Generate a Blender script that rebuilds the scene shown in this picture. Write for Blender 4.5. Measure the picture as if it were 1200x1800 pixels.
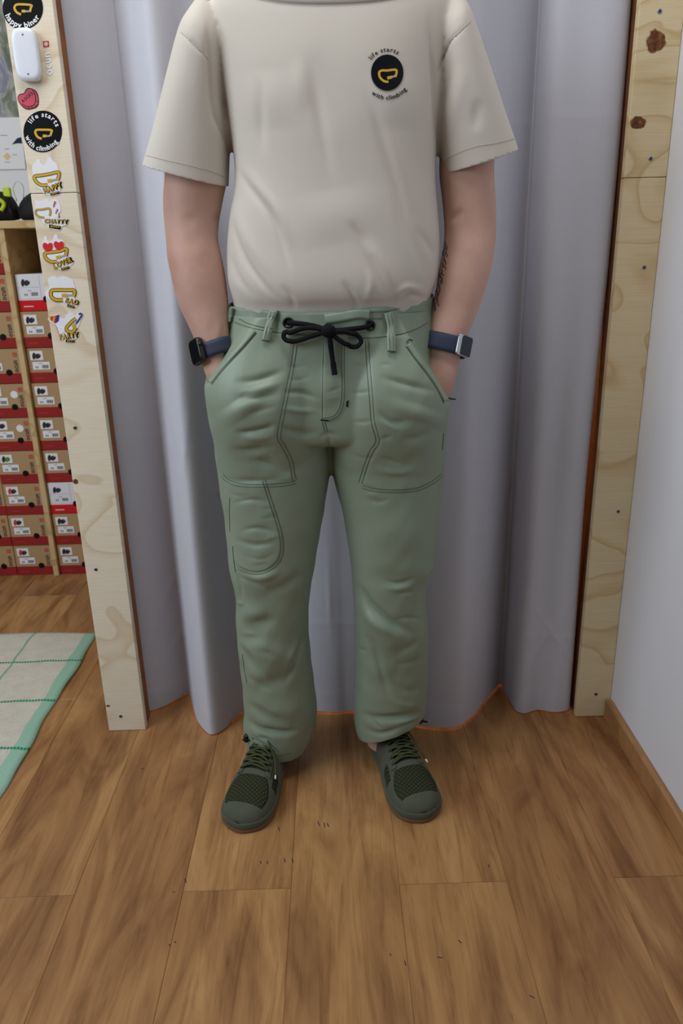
import bpy, bmesh, math, random
import numpy as np
from mathutils import Vector, Matrix
from mathutils.bvhtree import BVHTree
random.seed(7); RNG = np.random.RandomState(5)
for _o in list(bpy.data.objects): bpy.data.objects.remove(_o)
SC = bpy.context.scene
COL = SC.collection
R = math.radians

# ------------------------------------------------------------------ camera
FOC, PITCH, ROLL, YAW, CAMH = 1340.0, R(19.26), R(1.46), R(0.46), 1.10
def cam_axes():
    f = np.array([math.sin(YAW)*math.cos(PITCH), math.cos(YAW)*math.cos(PITCH), -math.sin(PITCH)])
    r = np.array([math.cos(YAW), -math.sin(YAW), 0.0]); d = np.cross(f, r)
    return math.cos(ROLL)*r+math.sin(ROLL)*d, -math.sin(ROLL)*r+math.cos(ROLL)*d, f
AX = cam_axes()
cam = bpy.data.cameras.new('camera'); camo = bpy.data.objects.new('camera', cam); COL.objects.link(camo)
cam.sensor_fit = 'VERTICAL'; cam.sensor_height = 36.0; cam.sensor_width = 24.0
cam.lens = 36.0*FOC/1800.0; cam.clip_start = 0.01
_m = Matrix.Identity(4)
for _i in range(3):
    _m[_i][0] = AX[0][_i]; _m[_i][1] = -AX[1][_i]; _m[_i][2] = -AX[2][_i]
_m[2][3] = CAMH
camo.matrix_world = _m
SC.camera = camo
cam.dof.use_dof = True; cam.dof.focus_distance = 1.38; cam.dof.aperture_fstop = 6.3

# ------------------------------------------------------------------ light
SC.view_settings.view_transform = 'Standard'; SC.view_settings.look = 'None'
SC.view_settings.gamma = 1.0; SC.view_settings.use_curve_mapping = False
SC.view_settings.exposure = -0.2
W = bpy.data.worlds.new('room_ambient'); SC.world = W; W.use_nodes = True
W.node_tree.nodes['Background'].inputs[0].default_value = (0.93, 0.95, 1.0, 1)
W.node_tree.nodes['Background'].inputs[1].default_value = 0.035
def area(name, loc, target, sx, sy, power, col):
    l = bpy.data.lights.new(name, 'AREA'); l.shape = 'RECTANGLE'; l.size = sx; l.size_y = sy; l.energy = power; l.color = col
    o = bpy.data.objects.new(name, l); COL.objects.link(o); o.location = loc
    o.rotation_euler = (Vector(target)-Vector(loc)).to_track_quat('-Z', 'Y').to_euler()
    return o
area('shop_window_daylight', (-2.15, 0.15, 2.0), (-0.3, 1.7, 0.75), 1.6, 1.4, 52, (0.82, 0.91, 1.0))
area('ceiling_lamp', (-0.30, 0.95, 2.65), (-0.10, 1.4, 0.0), 1.2, 0.5, 19, (1.0, 0.97, 0.93))
area('ceiling_lamp', (-1.5, 1.7, 2.65), (-1.5, 1.9, 0.0), 0.6, 0.6, 5, (1.0, 0.97, 0.93))

# ------------------------------------------------------------------ photo helpers: a point of the place from where it shows
def ray(u, v): return AX[0]*((u-600.0)/FOC)+AX[1]*((v-900.0)/FOC)+AX[2]
def at(u, v, Y):
    d = ray(u, v); t = Y/d[1]; return Vector((d[0]*t, Y, CAMH+d[2]*t))
def flo(u, v, z=0.0):
    d = ray(u, v); t = (z-CAMH)/d[2]; return Vector((d[0]*t, d[1]*t, z))

# ------------------------------------------------------------------ node helpers
class NT:
    def __init__(s, name):
        s.m = bpy.data.materials.new(name); s.m.use_nodes = True; s.t = s.m.node_tree; s.n = s.t.nodes
        s.b = s.n['Principled BSDF']; s.out = s.n['Material Output']
    def add(s, kind, **kw):
        x = s.n.new(kind)
        for k, v in kw.items():
            if k.startswith('_'): setattr(x, k[1:], v)
            else:
                i = x.inputs[k.replace('__', ' ')] if not k[1:].isdigit() else x.inputs[int(k[1:])]
                if isinstance(v, bpy.types.NodeSocket): s.t.links.new(v, i)
                else: i.default_value = v
        return x
    def link(s, a, b): s.t.links.new(a, b)
    def coord(s, scale=(1, 1, 1), loc=(0, 0, 0), rot=(0, 0, 0), kind='Object'):
        tc = s.add('ShaderNodeTexCoord'); mp = s.add('ShaderNodeMapping')
        s.link(tc.outputs[kind], mp.inputs['Vector'])
        mp.inputs['Scale'].default_value = scale; mp.inputs['Location'].default_value = loc; mp.inputs['Rotation'].default_value = rot
        return mp.outputs[0]
    def noise(s, vec, scale, detail=3, rough=0.5, dist=0.0):
        n = s.add('ShaderNodeTexNoise', Scale=scale, Detail=detail, Roughness=rough, Distortion=dist)
        s.link(vec, n.inputs['Vector']); return n.outputs['Fac']
    def wave(s, vec, scale, dist=0, dscale=1, prof='SIN', d='X'):
        n = s.add('ShaderNodeTexWave', Scale=scale, Distortion=dist); n.inputs['Detail Scale'].default_value = dscale
        n.wave_profile = prof; n.bands_direction = d; s.link(vec, n.inputs['Vector']); return n.outputs['Fac']
    def ramp(s, fac, stops):
        n = s.add('ShaderNodeValToRGB'); s.link(fac, n.inputs[0]); e = n.color_ramp.elements
        while len(e) < len(stops): e.new(0.5)
        for k, (p, c) in enumerate(stops):
            e[k].position = p; e[k].color = tuple(c)+(1,) if len(c) == 3 else c
        return n.outputs['Color']
    def mix(s, fac, a, b, blend='MIX'):
        n = s.add('ShaderNodeMix', _data_type='RGBA', _blend_type=blend)
        for v, i in ((fac, n.inputs[0]), (a, n.inputs[6]), (b, n.inputs[7])):
            if isinstance(v, bpy.types.NodeSocket): s.link(v, i)
            else: i.default_value = v if not isinstance(v, tuple) else (v+(1,) if len(v) == 3 else v)
        return n.outputs[2]
    def math(s, op, a, b=0.0, clamp=False):
        n = s.add('ShaderNodeMath', _operation=op, _use_clamp=clamp)
        for v, i in ((a, n.inputs[0]), (b, n.inputs[1])):
            if isinstance(v, bpy.types.NodeSocket): s.link(v, i)
            else: i.default_value = v
        return n.outputs[0]
    def bump(s, h, strength=0.2, dist=0.001):
        n = s.add('ShaderNodeBump', Strength=strength, Distance=dist); s.link(h, n.inputs['Height'])
        s.link(n.outputs[0], s.b.inputs['Normal']); return n
    def base(s, c, rough=0.6, spec=0.3, metal=0.0):
        if isinstance(c, bpy.types.NodeSocket): s.link(c, s.b.inputs['Base Color'])
        else: s.b.inputs['Base Color'].default_value = tuple(c)+(1,)
        s.b.inputs['Roughness'].default_value = rough; s.b.inputs['Specular IOR Level'].default_value = spec
        s.b.inputs['Metallic'].default_value = metal
        return s.m
def srgb(r, g, b):
    f = lambda c: (c/255/12.92) if c/255 <= 0.04045 else ((c/255+0.055)/1.055)**2.4
    return (f(r), f(g), f(b))
M = {}
def plain(name, c, rough=0.6, spec=0.3, metal=0.0, var=0.06, scale=60):
    """one colour with a faint procedural mottle"""
    t = NT(name); f = t.noise(t.coord(), scale)
    col = t.mix(f, tuple(max(0, x*(1-var)) for x in c), tuple(min(1, x*(1+var)) for x in c))
    M[name] = t.base(col, rough, spec, metal); return M[name]
def fabric(name, c, weave=900, rough=0.85, var=0.05, bump=0.15, sheen=0.15, big=6):
    t = NT(name); v = t.coord()
    f = t.noise(v, big, 3); w1 = t.wave(v, weave/6.28, d='X'); w2 = t.wave(v, weave/6.28, d='Z')
    col = t.mix(f, tuple(x*(1-var) for x in c), tuple(min(1, x*(1+var)) for x in c))
    w = t.math('MULTIPLY', w1, w2); col = t.mix(t.math('MULTIPLY', w, 0.10), col, tuple(x*0.6 for x in c))
    h = t.math('ADD', t.math('MULTIPLY', w, 0.3), t.noise(v, 220, 3)); t.bump(h, bump, 0.0006)
    t.base(col, rough, 0.2); t.b.inputs['Sheen Weight'].default_value = sheen; t.b.inputs['Sheen Roughness'].default_value = 0.5
    M[name] = t.m; return t

# ------------------------------------------------------------------ mesh helpers
def tag(o, label=None, cat=None, group=None, kind=None):
    if label: o['label'] = label
    if cat: o['category'] = cat
    if group: o['group'] = group
    if kind: o['kind'] = kind
    return o
def mesh(name, V, F, mat=None, parent=None, smooth=True):
    me = bpy.data.meshes.new(name); me.from_pydata([tuple(v) for v in V], [], [tuple(f) for f in F]); me.update()
    return mobj(name, me, mat, parent, smooth)
def mobj(name, me, mat=None, parent=None, smooth=True):
    me.name = name
    if smooth: me.polygons.foreach_set('use_smooth', [True]*len(me.polygons))
    if mat:
        me.materials.clear(); me.materials.append(M[mat])
    o = bpy.data.objects.new(name, me); COL.objects.link(o)
    if parent: setpar(o, parent)
    return o
def setpar(o, p):
    """parent keeping the mesh where it was built (world coordinates)"""
    L = Vector((0, 0, 0)); q = p
    M4 = world_of(p)
    o.parent = p; o.matrix_parent_inverse = M4.inverted()
def world_of(o):
    m = o.matrix_basis.copy()
    if o.parent: m = world_of(o.parent) @ o.matrix_parent_inverse @ m
    return m
def empty(name, loc, label=None, cat=None, group=None):
    o = bpy.data.objects.new(name, None); COL.objects.link(o); o.location = loc; o.empty_display_size = 0.05
    return tag(o, label, cat, group)
def from_bm(name, bm, mat, parent=None, smooth=True):
    me = bpy.data.meshes.new(name); bmesh.ops.recalc_face_normals(bm, faces=bm.faces); bm.to_mesh(me); bm.free()
    return mobj(name, me, mat, parent, smooth)
def box(name, lo, hi, mat, parent=None, bev=0.0, seg=1):
    bm = bmesh.new(); bmesh.ops.create_cube(bm, size=1)
    for v in bm.verts: v.co = Vector([(lo[i]+hi[i])/2+v.co[i]*(hi[i]-lo[i]) for i in range(3)])
    if bev: bmesh.ops.bevel(bm, geom=list(bm.edges), offset=bev, segments=seg, affect='EDGES', profile=0.5)
    return from_bm(name, bm, mat, parent, smooth=False)
def loftVF(rings, cap0=True, cap1=True, closed=True):
    n = len(rings[0]); V = [tuple(p) for r in rings for p in r]; F = []
    for i in range(len(rings)-1):
        for j in range(n if closed else n-1):
            k = (j+1) % n; F.append((i*n+j, i*n+k, (i+1)*n+k, (i+1)*n+j))
    if closed and cap0: F.append(tuple(range(n-1, -1, -1)))
    if closed and cap1: F.append(tuple(range((len(rings)-1)*n, len(rings)*n)))
    return V, F
def join(parts):
    V, F = [], []
    for v, f in parts:
        b = len(V); V += [tuple(p) for p in v]; F += [tuple(i+b for i in q) for q in f]
    return V, F
def spline(pts, n, closed=False):
    """Catmull-Rom through pts"""
    P = [np.array(p, float) for p in pts]; m = len(P); out = []
    segs = m if closed else m-1
    for k in range(n):
        t = k*segs/(n if closed else n-1); i = min(int(t), segs-1); f = t-i
        g = lambda j: P[j % m] if closed else P[min(max(j, 0), m-1)]
        a, b, c, d = g(i-1), g(i), g(i+1), g(i+2)
        out.append(0.5*((2*b)+(c-a)*f+(2*a-5*b+4*c-d)*f*f+(3*b-a-3*c+d)*f**3))
    return out
def tubeVF(pts, rad, sides=8, cap=True, flat=1.0, up=None):
    P = [Vector(p) for p in pts]; n = len(P); rings = []
    ref = Vector(up) if up else Vector((0, 0, 1)); prevx = None
    for i in range(n):
        t = (P[min(i+1, n-1)]-P[max(i-1, 0)]).normalized()
        if prevx is None:
            x = ref.cross(t)
            if x.length < 1e-3: x = Vector((1, 0, 0)).cross(t)
        else: x = prevx-t*prevx.dot(t)
        x.normalize(); prevx = x; y = t.cross(x)
        r = rad[i] if hasattr(rad, '__len__') else rad
        rings.append([P[i]+x*(r*math.cos(a))+y*(r*flat*math.sin(a)) for a in [2*math.pi*k/sides for k in range(sides)]])
    return loftVF(rings, cap, cap)
def tube(name, pts, rad, mat, parent=None, sides=8, flat=1.0, up=None):
    V, F = tubeVF(pts, rad, sides, True, flat, up); return mesh(name, V, F, mat, parent)
def ring(c, rx, ryf, ryb=None, n=40, pw=2.0):
    """horizontal ring: ryf towards the camera (-Y), ryb away"""
    ryb = ryb if ryb is not None else ryf; out = []
    for k in range(n):
        a = 2*math.pi*k/n; ca, sa = math.cos(a), math.sin(a)
        x = math.copysign(abs(ca)**(2/pw), ca)*rx; y = math.copysign(abs(sa)**(2/pw), sa)
        out.append(Vector((c[0]+x, c[1]+y*(ryb if y > 0 else ryf), c[2])))
    return out
def oring(outer, inner, ry, n=32, dv=(0, 1, 0), pw=2.0):
    """ring spanned between two silhouette points, depth ry along dv"""
    o, i = Vector(outer), Vector(inner); c = (o+i)/2; h = (o-i)/2; d = Vector(dv); out = []
    for k in range(n):
        a = 2*math.pi*k/n; ca, sa = math.cos(a), math.sin(a)
        out.append(c+h*math.copysign(abs(ca)**(2/pw), ca)+d*(ry*math.copysign(abs(sa)**(2/pw), sa)))
    return out
def densify(rings, m):
    """smooth interpolation of a ring list"""
    n = len(rings[0]); cols = [spline([r[j] for r in rings], m) for j in range(n)]
    return [[Vector(cols[j][i]) for j in range(n)] for i in range(m)]
def remesh(parts, vox, smooth=4):
    V, F = join(parts); me = bpy.data.meshes.new('tmp'); me.from_pydata(V, [], F); me.update()
    o = bpy.data.objects.new('tmp', me); COL.objects.link(o)
    bm = bmesh.new(); bm.from_mesh(me); bmesh.ops.triangulate(bm, faces=bm.faces); bmesh.ops.recalc_face_normals(bm, faces=bm.faces); bm.to_mesh(me); bm.free()
    md = o.modifiers.new('r', 'REMESH'); md.mode = 'VOXEL'; md.voxel_size = vox; md.use_smooth_shade = True
    if smooth:
        ms = o.modifiers.new('s', 'SMOOTH'); ms.iterations = smooth; ms.factor = 0.5
    dg = bpy.context.evaluated_depsgraph_get(); dg.update()
    res = bpy.data.meshes.new_from_object(o.evaluated_get(dg)); bpy.data.objects.remove(o); bpy.data.meshes.remove(me)
    return res
def getco(me):
    a = np.empty(len(me.vertices)*3); me.vertices.foreach_get('co', a); return a.reshape(-1, 3)
def getno(me):
    a = np.empty(len(me.vertices)*3); me.vertices.foreach_get('normal', a); return a.reshape(-1, 3)
def setco(me, a): me.vertices.foreach_set('co', a.reshape(-1)); me.update()
def pl_dist(X, Z, pts):
    """distance of points to a polyline and the position along it 0..1"""
    best = np.full(len(X), 1e9); par = np.zeros(len(X)); L = [0]
    for a, b in zip(pts[:-1], pts[1:]): L.append(L[-1]+math.hypot(b[0]-a[0], b[1]-a[1]))
    for k, (a, b) in enumerate(zip(pts[:-1], pts[1:])):
        dx, dz = b[0]-a[0], b[1]-a[1]; l2 = dx*dx+dz*dz+1e-12
        t = np.clip(((X-a[0])*dx+(Z-a[1])*dz)/l2, 0, 1)
        d = np.hypot(X-a[0]-t*dx, Z-a[1]-t*dz); w = d < best
        best[w] = d[w]; par[w] = (L[k]+t[w]*(L[k+1]-L[k]))/max(L[-1], 1e-9)
    return best, par
def to_px(co):
    q = co-np.array([0, 0, CAMH]); z = q@AX[2]; return 600+FOC*(q@AX[0])/z, 900+FOC*(q@AX[1])/z
def fold(me, items, lo=-0.05):
    """press soft folds into the front of a garment: (path read off the photo, half width, height in mm)"""
    co = getco(me); no = getno(me); D = np.zeros(len(co)); U, V = to_px(co)
    vd = co-np.array([0, 0, CAMH]); vd /= np.linalg.norm(vd, axis=1)[:, None]
    fr = np.clip((-(no*vd).sum(1)-lo)/0.3, 0, 1)
    for pts, w, amp in items:
        q = spline(pts, 4*len(pts)) if len(pts) > 2 else pts
        d, t = pl_dist(U, V, q); tap = np.sin(np.pi*np.clip(t, 0, 1))**1.4
        D += amp*0.001*np.exp(-(d/w)**2)*tap
    setco(me, co+no*(D*fr)[:, None])
def inpoly(X, Z, poly):
    c = np.zeros(len(X), bool); n = len(poly)
    for i in range(n):
        x1, z1 = poly[i]; x2, z2 = poly[(i+1) % n]
        m = ((z1 > Z) != (z2 > Z)) & (X < (x2-x1)*(Z-z1)/(z2-z1+1e-12)+x1); c ^= m
    return c
def raise_poly(me, pts, h, soft=4.0):
    co = getco(me); no = getno(me); U, V = to_px(co)
    vd = co-np.array([0, 0, CAMH]); vd /= np.linalg.norm(vd, axis=1)[:, None]
    ins = inpoly(U, V, pts); d, _ = pl_dist(U, V, list(pts)+[pts[0]])
    k = np.where(ins, np.clip(d/soft, 0, 1), 0)*np.clip(-(no*vd).sum(1)/0.2, 0, 1)
    setco(me, co+no*(k*h)[:, None])
def bvh_of(me): 
    return BVHTree.FromPolygons([v.co.copy() for v in me.vertices], [tuple(p.vertices) for p in me.polygons])
def hit(bvh, u, v, off=0.0, fallback=1.32):
    """the cloth's front surface at a place seen in the photo, lifted by off"""
    d = Vector(ray(u, v)); d.normalize(); o = Vector((0, 0, CAMH))
    p, n, i, _ = bvh.ray_cast(o, d)
    if p is None: return at(u, v, fallback)
    if n.dot(d) > 0: n = -n
    return p+n*off
def cut(me, co, no, test):
    """open a cloth mesh: remove what lies on the +no side of a plane where test(centre) holds"""
    bm = bmesh.new(); bm.from_mesh(me)
    fs = [f for f in bm.faces if test(f.calc_center_median())]
    geom = list({v for f in fs for v in f.verts})+list({e for f in fs for e in f.edges})+fs
    bmesh.ops.bisect_plane(bm, geom=geom, plane_co=co, plane_no=no, dist=1e-6)
    n = Vector(no).normalized(); c = Vector(co)
    kill = [f for f in bm.faces if test(f.calc_center_median()) and (f.calc_center_median()-c).dot(n) > 0]
    bmesh.ops.delete(bm, geom=kill, context='FACES')
    for _ in range(6):                       # even out the cut edge along the plane
        bd = [v for v in bm.verts if v.is_boundary and abs((v.co-c).dot(n)) < 0.004 and test(v.co)]
        new = {}
        for v in bd:
            nb = [e.other_vert(v) for e in v.link_edges if e.is_boundary]
            if len(nb) == 2: new[v] = (v.co*2+nb[0].co+nb[1].co)/4
        for v, q in new.items(): v.co = q-n*(q-c).dot(n)
    bm.to_mesh(me); bm.free(); me.update()
def solid(o, th, off=-1):
    m = o.modifiers.new('thickness', 'SOLIDIFY'); m.thickness = th; m.offset = off; return o

# flat shapes drawn in picture units, put on a surface by a map (u, v, layer) -> point
def disc2(cu, cv, ru, rv, ang=0, n=40, rings=1):
    V = [(cu, cv)]; F = []; ca, sa = math.cos(R(ang)), math.sin(R(ang))
    for r in range(1, rings+1):
        for k in range(n):
            a = 2*math.pi*k/n; x, y = ru*r/rings*math.cos(a), rv*r/rings*math.sin(a); V.append((cu+x*ca-y*sa, cv+x*sa+y*ca))
    for k in range(n): F.append((0, 1+k, 1+(k+1) % n))
    for r in range(rings-1):
        for k in range(n):
            a, b = 1+r*n+k, 1+r*n+(k+1) % n; F.append((a, a+n, b+n, b))
    return V, F
def ribbon2(pts, w, closed=False, n=None):
    P = spline(pts, n or 6*len(pts), closed) if len(pts) > 2 else [np.array(p, float) for p in pts]; m = len(P); V = []; F = []
    for i in range(m):
        a = P[(i-1) % m] if closed else P[max(i-1, 0)]; b = P[(i+1) % m] if closed else P[min(i+1, m-1)]
        t = (b-a)/(np.linalg.norm(b-a)+1e-9); nn = np.array([-t[1], t[0]])
        V += [tuple(P[i]+nn*w/2), tuple(P[i]-nn*w/2)]
    for i in range(m if closed else m-1):
        j = (i+1) % m; F.append((2*i, 2*i+1, 2*j+1, 2*j))
    return V, F
def poly2(pts, smooth=0):
    P = [tuple(p) for p in pts]
    for _ in range(2 if smooth else 0):      # corner cutting: rounds without overshoot
        P = [q for a, b in zip(P, P[1:]+P[:1]) for q in ((a[0]*.75+b[0]*.25, a[1]*.75+b[1]*.25), (a[0]*.25+b[0]*.75, a[1]*.25+b[1]*.75))]
    bm = bmesh.new(); f = bm.faces.new([bm.verts.new((p[0], p[1], 0)) for p in P]); bmesh.ops.triangulate(bm, faces=[f])
    bm.verts.index_update(); V = [(v.co.x, v.co.y) for v in bm.verts]; F = [tuple(v.index for v in g.verts) for g in bm.faces]; bm.free()
    return V, F
_gl = {}
def glyph(ch, bold=0.0):
    if (ch, bold) not in _gl:
        c = bpy.data.curves.new('g', 'FONT'); c.body = ch; c.size = 1.0; c.offset = bold; c.resolution_u = 2
        o = bpy.data.objects.new('g', c); COL.objects.link(o); dg = bpy.context.evaluated_depsgraph_get(); dg.update()
        me = bpy.data.meshes.new_from_object(o.evaluated_get(dg)); 
        V = [(v.co.x, v.co.y) for v in me.vertices]; F = [tuple(p.vertices) for p in me.polygons]
        w = max([p[0] for p in V])+0.07 if V else 0.30
        bpy.data.objects.remove(o); bpy.data.curves.remove(c); bpy.data.meshes.remove(me); _gl[(ch, bold)] = (V, F, w)
    return _gl[(ch, bold)]
def text2(s, u, v, size, ang=0, bold=0.02, sx=1.0, shear=0.0):
    """text with its left baseline at (u, v); ang turns it anticlockwise as seen"""
    parts = []; x = 0; ca, sa = math.cos(R(ang)), math.sin(R(ang))
    for ch in s:
        V, F, w = glyph(ch, bold); P = []
        for p in V:
            a, b = (p[0]+x)*size*sx, p[1]*size; a += b*shear; P.append((u+a*ca-b*sa, v-a*sa-b*ca))
        parts.append((P, F)); x += w
    return join(parts)
def textw(s, size, bold=0.02, sx=1.0): return sum(glyph(c, bold)[2] for c in s)*size*sx
def arctext2(s, cu, cv, ru, rv, mid, size, top=True, bold=0.02, gap=0.04, tilt=0):
    """letters round an ellipse, mid = angle of the middle (degrees, 90 = top)"""
    ws = [(glyph(c, bold)[2]+gap)*size for c in s]; tot = sum(ws); rr = (ru+rv)/2; parts = []
    pos = -tot/2; ct, st = math.cos(R(tilt)), math.sin(R(tilt))
    for ch, w in zip(s, ws):
        m = pos+w/2; pos += w
        a = R(mid)+(-m if top else m)/rr
        px_, py_ = math.cos(a), -math.sin(a)
        rotl = (a-math.pi/2) if top else (a+math.pi/2)
        ca, sa = math.cos(rotl), math.sin(rotl); V, F, w0 = glyph(ch, bold); P = []
        for p in V:
            x, y = (p[0]-w0/2)*size, p[1]*size
            U, Vv = px_*ru+x*ca-y*sa, py_*rv-(x*sa+y*ca)
            P.append((cu+U*ct-Vv*st, cv+U*st+Vv*ct))
        parts.append((P, F))
    return join(parts)
def put(name, shape, fmap, lift, mat, parent, thick=0.0):
    """a flat print: shape drawn in picture units laid on a surface"""
    V, F = shape; P = [fmap(u, v, lift) for u, v in V]
    o = mesh(name, P, F, mat, parent, smooth=False)
    bm = bmesh.new(); bm.from_mesh(o.data); bmesh.ops.recalc_face_normals(bm, faces=bm.faces)
    s = sum((f.normal.y*f.calc_area() for f in bm.faces))
    if s > 0: bmesh.ops.reverse_faces(bm, faces=bm.faces)
    bm.to_mesh(o.data); bm.free()
    if thick: solid(o, thick, -1)
    return o
# ------------------------------------------------------------------ materials of the place
def wood_floor():
    t = NT('floor_wood'); oi = t.add('ShaderNodeObjectInfo')
    off = t.add('ShaderNodeCombineXYZ'); 
    for k, m_ in ((0, 17.0), (1, 31.0), (2, 9.0)): t.link(t.math('MULTIPLY', oi.outputs['Random'], m_), off.inputs[k])
    tc = t.add('ShaderNodeTexCoord'); ad = t.add('ShaderNodeVectorMath', _operation='ADD')
    t.link(tc.outputs['Object'], ad.inputs[0]); t.link(off.outputs[0], ad.inputs[1]); v0 = ad.outputs[0]
    def mp(s):
        m_ = t.add('ShaderNodeMapping'); t.link(v0, m_.inputs['Vector']); m_.inputs['Scale'].default_value = s; return m_.outputs[0]
    big = t.noise(mp((5.0, 1.0, 1)), 1.8, 4, 0.6, 1.6); mid = t.noise(mp((20, 1.5, 1)), 2.0, 5, 0.62, 1.6); fine = t.noise(mp((160, 5, 1)), 2.0, 3, 0.6)
    col = t.ramp(big, [(0.28, srgb(126, 85, 51)), (0.45, srgb(157, 115, 73)), (0.60, srgb(177, 134, 87)), (0.78, srgb(191, 151, 104))])
    dk = t.ramp(mid, [(0.30, (0.62, 0.52, 0.43)), (0.50, (1, 1, 1)), (1.0, (1.05, 1.05, 1.05))])
    col = t.mix(0.75, col, dk, 'MULTIPLY')
    fn = t.ramp(fine, [(0.25, (0.80, 0.76, 0.72)), (0.6, (1, 1, 1))]); col = t.mix(0.55, col, fn, 'MULTIPLY')
    # short dark flecks and streaks of the print
    fl = t.noise(mp((60, 7, 1)), 3.0, 2, 0.5); fl = t.ramp(fl, [(0.70, (1, 1, 1)), (0.80, (0.5, 0.4, 0.33))]); col = t.mix(0.6, col, fl, 'MULTIPLY')
    tone = t.ramp(oi.outputs['Random'], [(0.0, (0.86, 0.80, 0.76)), (0.5, (0.97, 0.95, 0.93)), (1.0, (1.06, 1.05, 1.03))])
    col = t.mix(1.0, col, tone, 'MULTIPLY')
    t.bump(t.math('ADD', mid, t.math('MULTIPLY', fine, 0.6)), 0.12, 0.0008)
    M['floor_wood'] = t.base(col, 0.42, 0.35)
wood_floor()
def plywood(name, c0, c1, c2, seed, knots=()):
    t = NT(name); v = t.coord((1, 1, 1), (seed, seed*2, seed*3))
    def sc(s, ss):
        m_ = t.add('ShaderNodeMapping'); t.link(v, m_.inputs['Vector']); m_.inputs['Scale'].default_value = s; return m_.outputs[0]
    n = t.noise(sc((2.2, 2.2, 4.2), 0), 1.5, 2, 0.35, 0.9)
    # growth rings of rotary-cut veneer: contour bands of a slow noise
    rings = t.math('FRACT', t.math('MULTIPLY', n, 4.6)); band = t.ramp(rings, [(0.0, c0), (0.6, c0), (0.82, c1), (0.94, c2), (1.0, c0)])
    soft = t.noise(sc((2.5, 2.5, 9), 0), 3, 3); band = t.mix(0.35, band, c0); col = t.mix(t.math('MULTIPLY', soft, 0.35), band, c1)
    fine = t.noise(sc((260, 260, 12), 0), 1.0, 2); fine2 = t.noise(sc((14, 14, 420), 0), 1.0, 2)
    fr = t.ramp(fine2, [(0.3, (0.90, 0.88, 0.85)), (0.6, (1, 1, 1))]); col = t.mix(0.7, col, fr, 'MULTIPLY')
    tc = t.add('ShaderNodeTexCoord')
    for (p, rx, rz) in knots:
        mp = t.add('ShaderNodeMapping'); t.link(tc.outputs['Object'], mp.inputs['Vector'])
        mp.inputs['Scale'].default_value = (1/rx, 0.0, 1/rz); mp.inputs['Location'].default_value = (-p[0]/rx, 0, -p[2]/rz)
        ln = t.add('ShaderNodeVectorMath', _operation='LENGTH'); t.link(mp.outputs[0], ln.inputs[0])
        d = t.math('ADD', ln.outputs['Value'], t.math('MULTIPLY', t.math('SUBTRACT', t.noise(sc((1, 1, 1), 0), 90, 3), 0.5), 0.7))
        k = t.ramp(d, [(0.0, (1, 1, 1)), (0.85, (1, 1, 1)), (1.05, (0.25, 0.25, 0.25)), (1.5, (0, 0, 0))])
        kc = t.ramp(t.noise(sc((1, 1, 1), 0), 110, 3), [(0.3, srgb(74, 42, 26)), (0.55, srgb(114, 70, 42)), (0.75, srgb(158, 112, 72))])
        col = t.mix(k, col, kc)
    t.bump(fine2, 0.1, 0.0004)
    M[name] = t.base(col, 0.6, 0.25)
_Yp = 1.583
plywood('plywood_left', srgb(233, 223, 203), srgb(222, 206, 178), srgb(204, 180, 142), 3.1, [(at(132.7, 846.7, _Yp), 0.006, 0.006), (at(190, 1241, _Yp), 0.005, 0.003)])
plywood('plywood_right', srgb(224, 207, 170), srgb(212, 188, 142), srgb(186, 152, 102), 7.7, [(at(1152, 73, _Yp), 0.019, 0.019), (at(1121, 216, _Yp), 0.016, 0.012)])
plywood('plywood_shelf', srgb(206, 180, 136), srgb(190, 160, 112), srgb(165, 130, 85), 1.3)
plywood('brown_timber', srgb(118, 76, 48), srgb(104, 64, 38), srgb(86, 52, 30), 9.4)
plywood('stained_wood', srgb(150, 92, 50), srgb(132, 78, 40), srgb(112, 64, 32), 5.2)
def paint(name, c, grain=260):
    t = NT(name); v = t.coord(); h = t.noise(v, grain, 4, 0.6); f = t.noise(v, 3, 3)
    t.bump(h, 0.25, 0.0015); M[name] = t.base(t.mix(f, tuple(x*0.96 for x in c), c), 0.7, 0.25)
paint('white_paint', srgb(222, 222, 226), 90); paint('white_paint_back', srgb(225, 226, 230))
def curtain_mat():
    t = NT('curtain_cloth'); v = t.coord()
    w = t.math('MULTIPLY', t.wave(v, 250, d='X'), t.wave(v, 250, d='Z')); n = t.noise(v, 380, 3); f = t.noise(v, 2.2, 3)
    c = t.mix(f, srgb(198, 199, 209), srgb(208, 209, 219)); c = t.mix(t.math('MULTIPLY', n, 0.16), c, srgb(150, 148, 156))
    crease = t.noise(t.coord((0.8, 1, 5.0), (2, 0, 1)), 2.0, 4, 0.6, 0.7)
    t.bump(t.math('ADD', t.math('MULTIPLY', crease, 5.0), t.math('ADD', w, n)), 0.22, 0.0008)
    t.base(c, 0.72, 0.3); t.b.inputs['Sheen Weight'].default_value = 0.1
    M['curtain_cloth'] = t.m
curtain_mat()
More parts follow.
